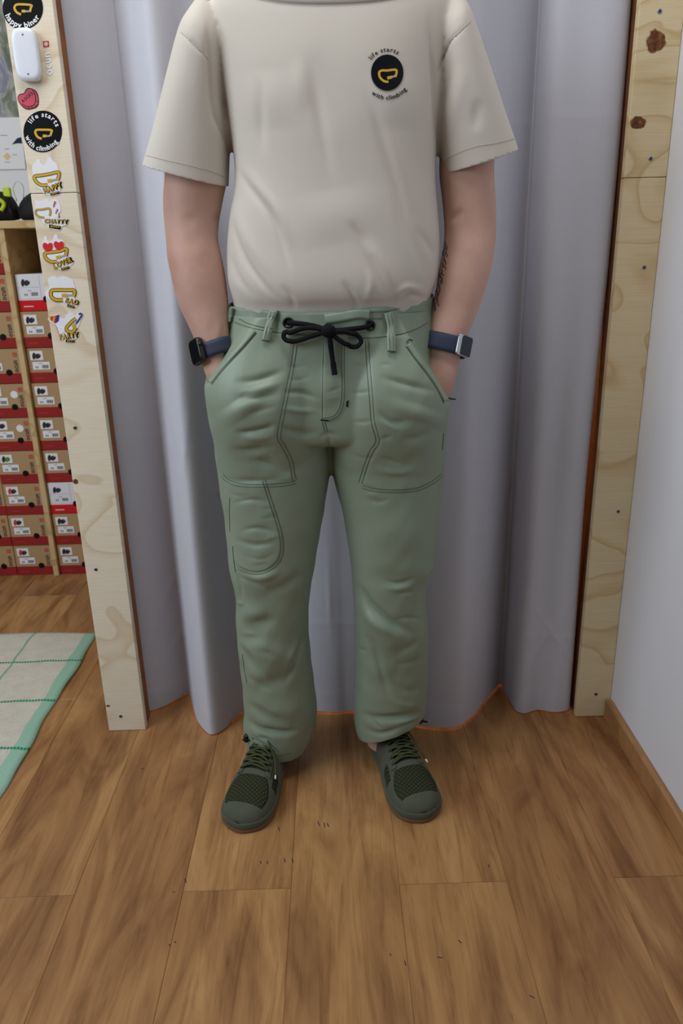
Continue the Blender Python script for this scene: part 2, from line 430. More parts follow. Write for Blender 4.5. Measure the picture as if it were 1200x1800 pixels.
def rug_mat():
    t = NT('rug_weave'); tc = t.add('ShaderNodeTexCoord'); sp = t.add('ShaderNodeSeparateXYZ'); t.link(tc.outputs['Object'], sp.inputs[0])
    x, y = sp.outputs[0], sp.outputs[1]; v = t.coord(); wob = t.math('MULTIPLY', t.math('SUBTRACT', t.noise(v, 14, 2), 0.5), 0.014)
    xx = t.math('ADD', x, wob); yy = t.math('ADD', y, wob)
    def line(c, c0, w): return t.math('LESS_THAN', t.math('ABSOLUTE', t.math('SUBTRACT', c, c0)), w)
    base = t.mix(t.noise(v, 30, 4), srgb(196, 190, 176), srgb(222, 218, 206))
    mott = t.ramp(t.noise(v, 260, 3), [(0.35, (0.86, 0.85, 0.82)), (0.6, (1, 1, 1))]); base = t.mix(0.8, base, mott, 'MULTIPLY')
    hatch = t.wave(t.coord((1, 1, 1), (0, 0, 0), (0, 0, R(14))), 70, d='Y')
    border = t.mix(hatch, srgb(120, 176, 150), srgb(178, 208, 190))
    edge = t.math('GREATER_THAN', xx, -0.772); base = t.mix(edge, base, border)
    dash = t.math('GREATER_THAN', t.wave(v, 40, d='X'), 0.12)
    for y0 in (1.915, 1.715, 1.515, 1.315): base = t.mix(t.math('MULTIPLY', line(yy, y0, 0.0045), dash), base, srgb(28, 140, 98))
    for x0 in (-0.928, -1.13, -1.33): base = t.mix(t.math('MULTIPLY', line(xx, x0, 0.0035), 0.75), base, srgb(90, 165, 135))
    t.bump(t.math('ADD', t.noise(v, 500, 2), hatch), 0.5, 0.002); M['rug_weave'] = t.base(base, 0.95, 0.1)
rug_mat()
def kraft(name, c):
    t = NT(name); v = t.coord(); n = t.noise(v, 300, 3); c2 = tuple(x*0.9 for x in c)
    M[name] = t.base(t.mix(n, c, c2), 0.75, 0.2)
kraft('kraft_card', srgb(178, 148, 108)); kraft('white_card', srgb(226, 228, 234)); kraft('maroon_card', srgb(150, 42, 40)); kraft('red_card', srgb(205, 30, 36))
for n_, c_ in dict(label_paper=(228, 230, 234), ink_dark=(48, 46, 50), ink_grey=(120, 122, 130), ink_red=(196, 62, 52), ink_navy=(38, 46, 70), ink_green=(72, 150, 50),
                   sticker_black=(16, 18, 22), sticker_yellow=(212, 168, 40), sticker_white=(235, 236, 240), sticker_pink=(205, 76, 96), sticker_red=(212, 34, 44), sticker_silver=(160, 165, 170),
                   sticker_blue=(52, 52, 140), hole_black=(8, 8, 8)).items():
    plain(n_, srgb(*c_), 0.35 if 'sticker' in n_ else 0.7, (0.12 if 'black' in n_ else 0.45) if 'sticker' in n_ else 0.2, var=0.02)
plain('white_plastic', srgb(222, 226, 236), 0.3, 0.5, var=0.01); plain('screw_metal', srgb(150, 156, 170), 0.35, 0.5, 0.9)
plain('screw_slot', srgb(28, 38, 62), 0.5); plain('black_gear', srgb(24, 24, 27), 0.7, 0.3, var=0.2); plain('lime_webbing', srgb(186, 216, 48), 0.6, var=0.05)
plain('steel', srgb(170, 172, 176), 0.25, 0.5, 1.0); plain('dark_green_cloth', srgb(48, 62, 44), 0.8, 0.2, var=0.25); plain('dark_timber', srgb(70, 48, 34), 0.8)

# ------------------------------------------------------------------ floor of planks
X0, PW = -0.493, 0.1965
fl = box('floor', (-2.7, -2.6, -0.05), (0.70, 2.95, -0.011), 'floor_wood'); tag(fl, 'warm brown wood plank floor of the shop', kind='structure')
def plank_mesh(w, l):
    bm = bmesh.new(); bmesh.ops.create_cube(bm, size=1)
    for v in bm.verts: v.co = Vector((v.co.x*(w-0.0006), v.co.y*(l-0.0006), v.co.z*0.011-0.0055))
    top = [e for e in bm.edges if all(v.co.z > -0.001 for v in e.verts)]
    bmesh.ops.bevel(bm, geom=top, offset=0.0011, segments=1, affect='EDGES')
    me = bpy.data.meshes.new('plank'); bm.to_mesh(me); bm.free(); me.materials.append(M['floor_wood']); return me
_pk = {}
for c in range(-11, 6):
    xa = X0+PW*c; xb = min(xa+PW, 0.690); j0 = 1.085 if c % 2 else 0.4425
    ys = [j0+1.285*k for k in range(-4, 4)]
    for ya, yb in zip(ys[:-1], ys[1:]):
        ya, yb = max(ya, -2.6), min(yb, 2.94)
        if yb-ya < 0.05: continue
        key = (round(xb-xa, 3), round(yb-ya, 3))
        if key not in _pk: _pk[key] = plank_mesh(*key)
        o = bpy.data.objects.new('plank', _pk[key]); COL.objects.link(o); o.location = ((xa+xb)/2, (ya+yb)/2, 0.0)
        o.parent = fl

# ------------------------------------------------------------------ walls
WX = 0.653
wr = box('wall_right', (WX, -2.6, 0.0), (WX+0.05, 2.95, 2.75), 'white_paint'); tag(wr, 'white textured painted wall on the right', kind='structure')
wb = box('wall_back', (-2.7, 2.87, 0.0), (WX, 2.95, 2.75), 'white_paint_back'); tag(wb, 'white back wall behind the shoe box shelf', kind='structure')
fw = box('wall_left', (-0.53, 1.63, 0.0), (-0.512, 2.868, 2.2), 'plywood_shelf'); tag(fw, 'plywood side wall of the fitting room behind the curtain', kind='structure')
bb = box('baseboard_right', (WX-0.016, -2.6, 0.0), (WX-0.0002, 1.578, 0.052), 'floor_wood', bev=0.002); tag(bb, 'wood baseboard along the right wall', kind='structure')

# ------------------------------------------------------------------ posts
def screw(u, v, parent, r=0.0042):
    p = at(u, v, _Yp); rings = [[p+Vector((math.cos(a)*q, -d, math.sin(a)*q)) for a in [2*math.pi*k/14 for k in range(14)]] for q, d in ((r, 0.0), (r, 0.0007), (r*0.72, 0.001), (r*0.5, 0.0004), (r*0.1, 0.0003))]
    V, F = loftVF(rings); s = mesh('screw', V, F, 'screw_metal', parent)
    parts = []
    for ang in (20, 110):
        d = Vector((math.cos(R(ang)), 0, math.sin(R(ang))))*r*0.6; n = Vector((-d.z, 0, d.x))*0.24; q = p+Vector((0, -0.0011, 0))
        parts.append(([q-d-n, q+d-n, q+d+n, q-d+n], [(0, 1, 2, 3)]))
    V, F = join(parts); mesh('cross_slot', V, F, 'screw_slot', s, False)
def post(label, xa, xb, mat, joint, screws, stud, depth):
    p = empty('plywood_post', ((xa+xb)/2, _Yp+0.03, 0), label, 'post')
    zs = [0.0, joint, 2.2] if joint else [0.0, 2.2]
    for a, b in zip(zs[:-1], zs[1:]): box('front_panel', (xa, _Yp, a+0.0005), (xb, _Yp+0.018, b-0.0005), mat, p, 0.0012)
    box('stud', (xa+0.003, _Yp+0.0185, 0.0), (xb-0.003, _Yp+depth, 2.2), stud, p, 0.002)
    for u, v in screws: screw(u, v, p)
    return p
zj = at(80, 340, _Yp).z
pL = post('left plywood post covered with stickers beside the shoe boxes', -0.565, -0.476, 'plywood_left', zj, [(132, 752), (168.5, 1001), (212, 1259)], 'stained_wood', 0.062)
pR = post('right plywood post with two dark knots against the white wall', 0.571, WX-0.0005, 'plywood_right', at(1140, 312, _Yp).z, [(1159, 20), (1143, 279), (1131.7, 470), (1086, 899), (1047, 1220)], 'brown_timber', 0.16)
# notch where the baseboard runs in is left by the board stopping just before the post

# ------------------------------------------------------------------ curtain
hem_px = [(240, 1250), (262, 1250), (292, 1240), (326, 1222), (334, 1226), (345, 1262), (360, 1284), (374, 1291), (396, 1280), (425, 1252), (470, 1243), (555, 1250), (590, 1252), (620, 1250), (690, 1262),
          (745, 1277), (800, 1278), (826, 1262), (855, 1228), (878, 1203), (888, 1222), (902, 1246), (920, 1254), (945, 1248), (975, 1252), (1000, 1246), (1008, 1240)]
def curtain():
    P = [flo(u, v, 0.004) for u, v in hem_px]; P[0] = Vector((-0.507, 1.668, 0.004)); P[-1] = Vector((0.566, 1.66, 0.004))
    pts = spline([(p.x, p.y) for p in P], 620); NV = 260; ztop = 2.12; V = []; n = len(pts)
    my = 1.655; b = np.array(pts); bsm = []
    for sg in (0, 14, 26):                   # the pleats open out towards the rod
        if sg == 0: bsm.append(b[:, 1]); continue
        kx = np.arange(-3*sg, 3*sg+1); kk = np.exp(-(kx/sg)**2/2); kk /= kk.sum()
        bsm.append(np.convolve(np.pad(b[:, 1], 3*sg, mode='edge'), kk, 'valid'))
    s = np.linspace(0, 1, n)
    for k in range(NV+1):
        z = 0.006+(ztop-0.006)*k/NV; f = z/ztop
        amp = 1.0-0.45*min(1, f*1.2); ph = 0.012*math.sin(3.1*z+1.0)
        x = b[:, 0]; q = f; y = bsm[0]*(1-q)**2+bsm[1]*2*q*(1-q)+bsm[2]*q*q; y2 = my+(y-my)*(1.0-0.12*f)
        y2 = y2+0.006*np.sin(9*x+2.2*z)*f+0.004*np.sin(31*x-1.5*z+2)*min(1, f*2)
        x2 = x+ph*np.sin(7*x)*f
        # curtain drawn a finger's width off the right post at hip height
        x2 = x2-np.where(s > 0.9, 0.011*math.exp(-((z-0.62)/0.28)**2)*((s-0.9)/0.1)**2, 0)
        # fold marks and dents of a cloth that was stored folded
        for zc, w, a_ in ((0.23, 0.006, 0.0018), (0.44, 0.005, 0.0016), (0.72, 0.006, 0.0014), (1.05, 0.006, 0.0014), (1.30, 0.006, 0.0014)):
            y2 = y2-a_*np.exp(-((z-zc-0.02*np.sin(5*x+zc*9))/w)**2)*(0.5+0.5*np.sin(11*x+zc*7))*0.6
        # slanting drag wrinkles
        for xc, zc, dx, w, l, a_ in ((-0.42, 0.30, 0.5, 0.007, 0.09, 0.003), (-0.33, 0.62, 0.2, 0.008, 0.12, 0.003), (-0.35, 0.78, -0.3, 0.007, 0.08, 0.003), (-0.40, 0.18, 0.7, 0.007, 0.07, 0.003), (0.36, 0.25, -0.5, 0.008, 0.10, 0.003), (0.50, 0.22, 0.6, 0.007, 0.08, 0.003), (0.52, 0.20, -0.7, 0.007, 0.08, 0.003), (0.40, 0.55, 0.3, 0.012, 0.20, 0.004), (-0.02, 0.32, 0.0, 0.007, 0.10, 0.004)):
            y2 = y2-a_*0.55*np.exp(-((x-xc-dx*(z-zc))/w)**2-((z-zc)/l)**2)
        V += list(zip(x2.tolist(), y2.tolist(), [z]*n))
    F = [(k*n+i, k*n+i+1, (k+1)*n+i+1, (k+1)*n+i) for k in range(NV) for i in range(n-1)]
    o = mesh('curtain', V, F, 'curtain_cloth'); solid(o, 0.0012, 0)
    tag(o, 'long pale grey fitting room curtain hanging in folds behind the person', 'curtain')
    # stitched bottom hem, a doubled strip
    hv = []; hf = []
    for r_ in range(7):
        z = 0.0055+0.062*r_/6; k = z/ztop*NV; k0 = min(int(k), NV-1); ff = k-k0
        for i in range(n):
            a = np.array(V[k0*n+i]); c = np.array(V[(k0+1)*n+i]); q = a*(1-ff)+c*ff if z > 0.006 else a
            hv.append((q[0], q[1]-(0.0016 if r_ < 6 else 0.0008), z))
    hf = [(k*n+i, k*n+i+1, (k+1)*n+i+1, (k+1)*n+i) for k in range(6) for i in range(n-1)]
    h = mesh('hem', hv, hf, 'curtain_cloth', o)
    return o
curtain()
rod = tube('curtain_rod', [(-0.512, 1.655, 2.135), (WX-0.001, 1.655, 2.135)], 0.012, 'steel', sides=12); tag(rod, 'steel rod the grey curtain hangs from, between the plywood posts', 'rod')
# warm lamp inside the fitting room: its glow shows at the curtain's edges
bulb = empty('fitting_room_lamp', (0.1, 2.3, 0.95), 'warm orange lamp inside the fitting room behind the curtain', 'lamp')
V_, F_ = loftVF([ring((0.1, 2.3, 0.95+dz), r_, r_, n=16) for dz, r_ in ((-0.04, 0.012), (-0.03, 0.03), (0, 0.04), (0.03, 0.028), (0.05, 0.012))]); 
tl = NT('lamp_glow'); tl.base((1, 0.5, 0.2)); tl.b.inputs['Emission Color'].default_value = (1, 0.32, 0.07, 1); tl.b.inputs['Emission Strength'].default_value = 8; M['lamp_glow'] = tl.m
mesh('globe', V_, F_, 'lamp_glow', bulb); tube('cable', [(0.1, 2.3, 1.0), (0.1, 2.3, 2.2)], 0.004, 'black_gear', bulb)
ll = bpy.data.lights.new('fitting_room_bulb', 'POINT'); ll.energy = 8; ll.color = (1.0, 0.36, 0.10); ll.shadow_soft_size = 0.05
lo_ = bpy.data.objects.new('fitting_room_bulb', ll); COL.objects.link(lo_); lo_.location = (0.1, 2.3, 0.86)

# ------------------------------------------------------------------ shelf of shoe boxes
YS = 2.55; PITCHZ = 0.1155
sh = empty('shoe_shelf', (-1.15, YS+0.15, 0), 'plywood shelf rack holding columns of shoe boxes', 'shelf')
box('divider', (-1.022, YS-0.012, 0.0), (-1.004, YS+0.30, 1.174), 'plywood_shelf', sh, 0.001)
box('side_panel', (-0.842, YS-0.01, 0.0), (-0.824, YS+0.30, 1.174), 'plywood_shelf', sh, 0.001)
box('side_panel', (-1.60, YS-0.01, 0.0), (-1.582, YS+0.30, 1.174), 'plywood_shelf', sh, 0.001)
box('top_board', (-1.60, YS-0.02, 1.1745), (-0.824, YS+0.30, 1.197), 'plywood_shelf', sh, 0.001)
box('back_panel', (-1.60, YS+0.3005, 0.0), (-0.824, YS+0.312, 1.197), 'plywood_shelf', sh)
BW, BH, BD = 0.1325, 0.1135, 0.285
def quad(x0, x1, z0, z1): return [(x0, z0), (x1, z0), (x1, z1), (x0, z1)]
def lbox(u, v, lift): return Vector((u, -lift, -v))          # box front: u right, v down
def shoe_pic(name, parent, cu, cv, cols, s=1.0):
    """the small printed picture of a pair of climbing shoes"""
    parts = [poly2([(cu-0.013*s, cv+0.012*s), (cu-0.015*s, cv), (cu-0.008*s, cv-0.012*s), (cu-0.001*s, cv-0.006*s), (cu-0.003*s, cv+0.006*s), (cu-0.008*s, cv+0.013*s)], 3)]
    put(name, parts[0], lbox, 0.0009, cols[0], parent)
    put(name, poly2([(cu-0.004*s, cv+0.010*s), (cu-0.002*s, cv-0.004*s), (cu+0.006*s, cv-0.008*s), (cu+0.015*s, cv-0.002*s), (cu+0.013*s, cv+0.005*s), (cu+0.004*s, cv+0.011*s)], 3), lbox, 0.0011, cols[1], parent)
    put(name, poly2([(cu+0.006*s, cv-0.003*s), (cu+0.009*s, cv-0.006*s), (cu+0.011*s, cv-0.003*s), (cu+0.008*s, cv)], 3), lbox, 0.0013, cols[2], parent)
def make_box(kind, cols, dot=False):
    r = empty('shoe_box', (0, 0, 0)); white = kind == 'white'
    card, band = ('white_card', 'red_card') if white else ('kraft_card', 'maroon_card')
    box('carton', (0, 0.0008, 0), (BW, BD, BH), card, r, 0.0012)
    b = box('colour_band', (-0.0003, -0.0002, 0.0), (BW+0.0003, BD-0.01, 0.0335), band, r, 0.0008)
    put('band_lettering', join([ribbon2([(0.015+0.0045*k, -0.0145), (0.0185+0.0045*k, -0.0145)], 0.0032) for k in range(7)]), lbox, 0.0006, 'label_paper' if white else 'ink_red', b)
    if not white:
        lb = put('picture_label', poly2(quad(0.010, 0.052, -0.104, -0.074)), lbox, 0.0004, 'label_paper', r)
        bl = put('barcode_label', poly2(quad(0.014, 0.070, -0.068, -0.043)), lbox, 0.0004, 'label_paper', r)
    else:
        lb = put('picture_label', poly2(quad(0.004, 0.075, -0.110, -0.074)), lbox, 0.0004, 'white_card', r)
        bl = put('barcode_label', poly2(quad(0.004, 0.075, -0.070, -0.038)), lbox, 0.0004, 'white_card', r)
    shoe_pic('printed_shoe', lb, 0.031, -0.089, cols, 1.0)
    bars = join([poly2(quad(0.044+0.0022*k, 0.0453+0.0022*k+0.0006*(k % 3), -0.058, -0.047)) for k in range(10)])
    put('barcode', bars, lbox, 0.0007, 'ink_grey', bl); put('size_number', join([ribbon2([(0.024, -0.054), (0.024, -0.0475)], 0.003), ribbon2([(0.030, -0.054), (0.030, -0.0475)], 0.003)]), lbox, 0.0007, 'ink_dark', bl)
    put('model_line', ribbon2([(0.034, -0.063), (0.046, -0.063)], 0.0018), lbox, 0.0007, 'ink_grey', bl)
    put('finger_hole', disc2(0.090, -0.036, 0.0105, 0.0105, n=24), lbox, 0.0008, 'hole_black', r)
    if not white:
        put('logo_lettering', text2('ocun', 0.1215, -0.036, 0.024, 90, 0.012, 0.80), lbox, 0.0006, 'ink_dark', r)
        put('logo_square', join([ribbon2([(0.111, -0.1), (0.111, -0.089), (0.122, -0.089), (0.122, -0.1), (0.111, -0.1)][0:2], 0.0022), ribbon2([(0.111, -0.089), (0.1225, -0.089)], 0.0022), ribbon2([(0.1215, -0.089), (0.1215, -0.101)], 0.0022), ribbon2([(0.1225, -0.1), (0.110, -0.1)], 0.0022), disc2(0.1165, -0.0945, 0.002, 0.002, n=10)]), lbox, 0.0006, 'ink_red', r)
    if dot: put('round_label', disc2(0.094, -0.078, 0.0125, 0.0125, n=26), lbox, 0.0006, 'label_paper', r)
    return r
def copy_tree(o, parent=None):
    c = o.copy(); COL.objects.link(c); 
    if parent: c.parent = parent
    for ch in o.children: copy_tree(ch, c)
    return c
navy = ('ink_dark', 'ink_navy', 'ink_red'); red = ('ink_red', 'ink_dark', 'ink_red'); grn = ('ink_dark', 'ink_green', 'ink_dark')
protos = {'k': make_box('kraft', navy), 'w': make_box('white', navy), 'r': make_box('kraft', red), 'g': make_box('kraft', grn), 'd': make_box('kraft', navy, True)}
used = set()
ordn = ['lowest', 'second from the floor', 'third from the floor', 'fourth from the floor', 'fifth from the floor', 'sixth from the floor', 'seventh from the floor', 'eighth from the floor', 'ninth from the floor', 'topmost']
def place(kind, x, row, colname, extra, grp):
    src = protos[kind]; o = src if kind not in used else copy_tree(src); used.add(kind)
    o.location = (x+random.uniform(-.001, .001), YS+random.uniform(0, 0.006), row*PITCHZ+0.0004)
    tag(o, f'{extra} shoe box, {ordn[row]} in {colname}', 'shoe box', grp)
desc = dict(k='kraft brown', w='white', r='kraft brown', g='green-pictured kraft', d='round-stickered kraft')
for row, k in enumerate('kkwkkkkkw'): place(k, -1.0005, row, 'column right of shelf divider', desc[k], 'shoe boxes right of the divider')
for row, k in enumerate('rrrgddkkkk'): place(k, -1.1565, row, 'column left of shelf divider', desc[k], 'shoe boxes left of the divider')
for row, k in enumerate('kkk'): place(k, -1.2915, row, 'column at left picture edge', desc[k], 'shoe boxes at the picture edge')
# physical gap filler: boxes stack with a paper-thin gap, lids rest on each other
# gear on top of the shelf
g1 = empty('gear_pouch', (-0.93, YS+0.06, 1.197), 'black rounded gear pouch on top of the shelf beside the post', 'bag')
V_, F_ = loftVF(densify([ring((-0.918+dx, YS+0.08, 1.198+dz), rx, ry, n=28, pw=2.3) for dz, rx, ry, dx in ((0, .045, .06, 0), (.012, .058, .075, 0), (.04, .058, .075, .002), (.065, .048, .06, .008), (.082, .03, .035, .014), (.088, .006, .008, .016))], 24))
mesh('pouch_body', V_, F_, 'black_gear', g1); tube('wire_loop', spline([(-0.965, YS+0.03, 1.255), (-0.972, YS+0.03, 1.29), (-0.955, YS+0.03, 1.312), (-0.94, YS+0.03, 1.295), (-0.945, YS+0.03, 1.262)], 24), 0.0012, 'steel', g1, 6)
g2 = empty('climbing_shoe', (-1.06, YS+0.06, 1.197), 'black climbing shoe with lime green tabs on top of the shelf', 'shoe')
V_, F_ = loftVF(densify([oring((x, YS+0.02, zc), (x, YS+0.10, zc), h, n=24, dv=(0, 0, 1)) for x, zc, h in ((-1.16, 1.212, .012), (-1.14, 1.222, .023), (-1.09, 1.231, .032), (-1.04, 1.243, .043), (-0.997, 1.238, .038), (-0.984, 1.22, .018))], 22))
mesh('upper', V_, F_, 'black_gear', g2); box('pull_tab', (-1.008, YS+0.035, 1.268), (-0.985, YS+0.05, 1.296), 'lime_webbing', g2, 0.003)
tube('heel_strap', spline([(-1.04, YS+0.016, 1.255), (-1.018, YS+0.008, 1.262), (-1.000, YS+0.012, 1.247), (-1.012, YS+0.012, 1.228)], 14), 0.006, 'lime_webbing', g2, 8)
# posters behind
def photo_mat():
    t = NT('climber_photo'); v = t.coord((9, 9, 5.5), (1.2, 0, .4)); n = t.noise(v, 2.2, 4, .6, .6); n2 = t.noise(v, 5.0, 3, .6)
    c = t.ramp(n, [(0.3, srgb(44, 48, 58)), (0.42, srgb(96, 110, 84)), (0.5, srgb(170, 168, 160)), (0.6, srgb(84, 104, 150)), (0.7, srgb(178, 120, 110))])
    c = t.mix(t.math('MULTIPLY', n2, 0.6), c, srgb(150, 148, 142)); M['climber_photo'] = t.base(c, 0.5, 0.3)
photo_mat()
YP = 2.866
def wallmap(u, v, lift): return at(u, v, YP-lift)
ps = put('photo_poster', poly2([(-60, -120), (0, -120), (10, 0), (36, 206), (-60, 206)]), wallmap, 0.001, 'climber_photo', None, 0.0006); tag(ps, 'outdoor photo poster pinned to the back wall above the shelf', 'poster')
sheet = put('info_sheet', poly2([(-60, 207), (36, 206), (45, 297), (-60, 299)]), wallmap, 0.001, 'label_paper', None, 0.0006); tag(sheet, 'white printed sheet with gold diamond below the photo poster', 'poster')
put('gold_diamond', poly2([(12, 268), (19, 275), (13, 282), (6, 275)]), wallmap, 0.0016, 'sticker_yellow', sheet)
put('printed_lines', join([ribbon2([(0, 238), (13, 238)], 1.0), ribbon2([(8, 262), (16, 262)], 1.0), ribbon2([(22, 272), (30, 272)], 0.9), ribbon2([(8, 285), (18, 285)], 0.9)]), wallmap, 0.0016, 'ink_grey', sheet)
put('printed_shoe', poly2([(21, 254), (30, 243), (37, 241), (39, 252), (30, 252)]), wallmap, 0.0016, 'ink_navy', sheet)

# ------------------------------------------------------------------ rug
V_ = []; nx, ny = 90, 120
for j in range(ny+1):
    for i in range(nx+1):
        fx, fy = i/nx, j/ny; y = 1.02+1.07*fy; x = -2.0+(1.263)*fx
        ed = 0.0035*math.sin(14*y)+0.002*math.sin(37*y+1); x += ed*fx**6; y += 0.006*math.sin(13*x+1)*fy**6
        z = 0.0075+0.0022*math.sin(9*x+4*y)*math.sin(11*y)
        if fx > .985 or fy > .985: z -= 0.002
        V_.append((x, y, z))
F_ = [(j*(nx+1)+i, j*(nx+1)+i+1, (j+1)*(nx+1)+i+1, (j+1)*(nx+1)+i) for j in range(ny) for i in range(nx)]
rg = mesh('woven_rug', V_, F_, 'rug_weave'); solid(rg, 0.006, -1); tag(rg, 'cream woven rug with green check lines and green border on the floor', 'rug')

# dark green thing at the right frame edge, hanging on the wall
hg = empty('hanging_pouch', (WX-0.01, 1.50, 1.2), 'dark green cloth pouch hanging on the white wall at the right edge', 'pouch')
V_, F_ = loftVF(densify([ring((WX-0.012, 1.475, z), rx, ry, n=20) for z, rx, ry in ((1.295, .003, .01), (1.30, .008, .025), (1.34, .011, .035), (1.39, .011, .035), (1.41, .008, .028), (1.418, .003, .012))], 20))
mesh('pouch_body', V_, F_, 'dark_green_cloth', hg); tube('hanging_loop', spline([(WX-0.010, 1.468, 1.414), (WX-0.008, 1.47, 1.45), (WX-0.006, 1.48, 1.45), (WX-0.010, 1.485, 1.414)], 12), 0.002, 'black_gear', hg, 6)

# scuffs and specks on the boards
sc_ = []
for u, v, a, l in ((250, 1351, 0.6, 3), (305, 1568, 0.4, 3), (326, 1548, 1.2, 8), (308, 1656, .9, 4), (298, 1661, .9, 4), (490, 1457, 1.3, 8), (560, 1448, 1.2, 9), (570, 1450, 1.4, 8), (576, 1450, 1.1, 7), (458, 1516, 1.4, 5), (470, 1516, 1.4, 5), (500, 1512, 1.3, 8), (514, 1513, 1.3, 8), (712, 1693, 1.3, 9), (686, 1678, 1.3, 5), (808, 1655, .8, 8), (773, 1683, .2, 9), (935, 1752, .5, 10), (859, 1522, 1.3, 5)):
    d = (math.cos(a)*l/2, math.sin(a)*l/2); sc_.append(ribbon2([(u-d[0], v-d[1]), (u+d[0], v+d[1])], 1.5))
mk = put('scuff_marks', join(sc_), lambda u, v, l: flo(u, v, 0.0004), 0, 'ink_navy', fl)
# ------------------------------------------------------------------ stickers on the left post
def postmap(u, v, lift): return at(u, v, _Yp-lift)
def z6(pts, oy): return [(x/6.0, oy+y/6.0) for x, y in pts]
def z48(pts): return [(x/4.8, y/4.8) for x, y in pts]
def sticker(name, label, outline, smooth=3):
    c = np.mean(outline, axis=0); p = empty(name, at(c[0], c[1], _Yp), label, 'sticker', 'stickers on the left post')
    put('backing', poly2(outline, smooth), postmap, 0.0007, 'sticker_white', p, 0.0005); return p
def carabiner(p, pts, w, gate, mat='sticker_yellow', fmap=postmap, L=0.0014, edge=True):
    if edge: put('carabiner_outline', ribbon2(pts, w*1.45, n=40), fmap, L-0.0002, 'sticker_black', p)
    put('carabiner', ribbon2(pts, w, n=40), fmap, L, mat, p)
    if gate:
        (a, b) = gate; m = ((a[0]+b[0])/2, (a[1]+b[1])/2)
        put('gate', ribbon2([m, b], w*0.75), fmap, L+0.0001, 'sticker_silver', p); put('gate_sleeve', ribbon2([a, m], w*1.25), fmap, L+0.0002, mat, p)
def captions(p, s, u, v, size, ang, bar, bs):
    """gold lettering with a dark edge and the small plate under it"""
    fit = CAPW[s][0]/textw(s, size, 0.02); fb = CAPW[s][1]/textw('BINER', bs[1], 0.02)
    put('lettering_edge', text2(s, u, v, size, ang, 0.075, fit), postmap, 0.0015, 'sticker_black', p)
    put('lettering', text2(s, u, v, size, ang, 0.02, fit), postmap, 0.0018, 'sticker_yellow', p)
    pl = put('caption_plate', poly2(bar), postmap, 0.0016, 'sticker_black', p)
    (a, b) = bs; put('caption', text2('BINER', a[0], a[1], b, ang, 0.02, fb), postmap, 0.0019, 'sticker_yellow', pl)
CAPW = dict(HAPPY=(33, 13), CHATTY=(40, 17), LOVER=(34, 13), SAD=(22.5, 11.5), PARTY=(32, 13))
c2 = [(73.3, 244), (66, 240.6), (62, 233), (63.8, 228.6), (72, 228), (90, 228.8), (89.8, 234), (88.3, 239)]
# round emblem stickers
for nm, lab, cu, cv, ru, rv, words, cpts, gate in (
        ('round_sticker', 'round black sticker at the very top of the left post, above the white switch', 40, 14.5, 35.4, 37.2, [('happy biner', 274, False, 14)],
         [(37, 25.5), (30, 22), (25.5, 15), (27.5, 9), (35, 7.5), (54.5, 9), (54, 14), (52.5, 21)], ((38, 19.5), (51, 20))),
        ('round_sticker', 'round black sticker lettered life starts with climbing on the left post', 75, 231, 33.8, 36.6, [('life starts', 88, True, 12.0), ('with climbing', 268, False, 12.0)], c2, ((75, 239), (88, 239)))):
    p = empty(nm, at(cu, cv, _Yp), lab, 'sticker', 'stickers on the left post')
    put('backing', disc2(cu, cv, ru, rv, 5, 56), postmap, 0.0007, 'sticker_black', p, 0.0005)
    for s_, mid, top, size in words:
        rr = 0.70 if top else 0.93
        put('lettering', arctext2(s_, cu, cv, ru*rr, rv*rr, mid, size, top, 0.025, 0.03, 6), postmap, 0.0012, 'sticker_white', p)
    carabiner(p, cpts, 4.0, gate, edge=False)
# white plastic switch box
c = at(50, 99, _Yp); dv_ = empty('wall_switch', (c.x, c.y, c.z-0.05), 'white rounded plastic remote switch fixed to the left post', 'switch')
rings_ = []
for d, k in ((0.0, 0.93), (0.003, 0.97), (0.009, 1.0), (0.0125, 0.985), (0.0142, 0.94), (0.0148, 0.80), (0.0148, 0.4), (0.0148, 0.02)):
    rr = []
    for q in range(48):
        a = 2*math.pi*q/48; ca, sa = math.cos(a), math.sin(a)
        rr.append(Vector((c.x+math.copysign(abs(ca)**0.5, ca)*(0.0225-0.0225*(1-k)*0.6 if k > 0.9 else 0.0225*k), c.y-d, c.z+math.copysign(abs(sa)**0.5, sa)*(0.0425-0.0225*(1-k)*0.6 if k > 0.9 else 0.0425*k))))
    rings_.append(rr)
V_, F_ = loftVF(rings_); mesh('housing', V_, F_, 'white_plastic', dv_)
for zz in (0.031, -0.031): 
    V_, F_ = loftVF([[Vector((c.x+math.cos(a)*r_, c.y-0.0148-d_, c.z+zz+math.sin(a)*r_)) for a in [2*math.pi*k/12 for k in range(12)]] for r_, d_ in ((0.0018, 0), (0.0014, 0.0005), (0.0002, 0.0005))]); mesh('indicator_dot', V_, F_, 'ink_grey', dv_)
# vertical white lettering with red square
p = empty('logo_decal', at(85, 100, _Yp), 'small red square and vertical white lettering on the left post beside the white switch', 'sticker')
put('red_square', poly2([(75, 72.5), (85.5, 71.5), (86.5, 82), (76.5, 83)]), postmap, 0.0006, 'ink_red', p)
put('white_star', join([poly2([(80.8+3.6*math.cos(R(a-18+k)), 77.2+3.6*math.sin(R(a-18+k))) for k in (0, 18, 36)]+[(80.8, 77.2)]) for a in range(0, 360, 60)]), postmap, 0.0009, 'sticker_white', p)
put('lettering', text2('ocun', 92.6, 131.5, 19.5, 98, 0.02, 0.98), postmap, 0.0006, 'sticker_white', p)
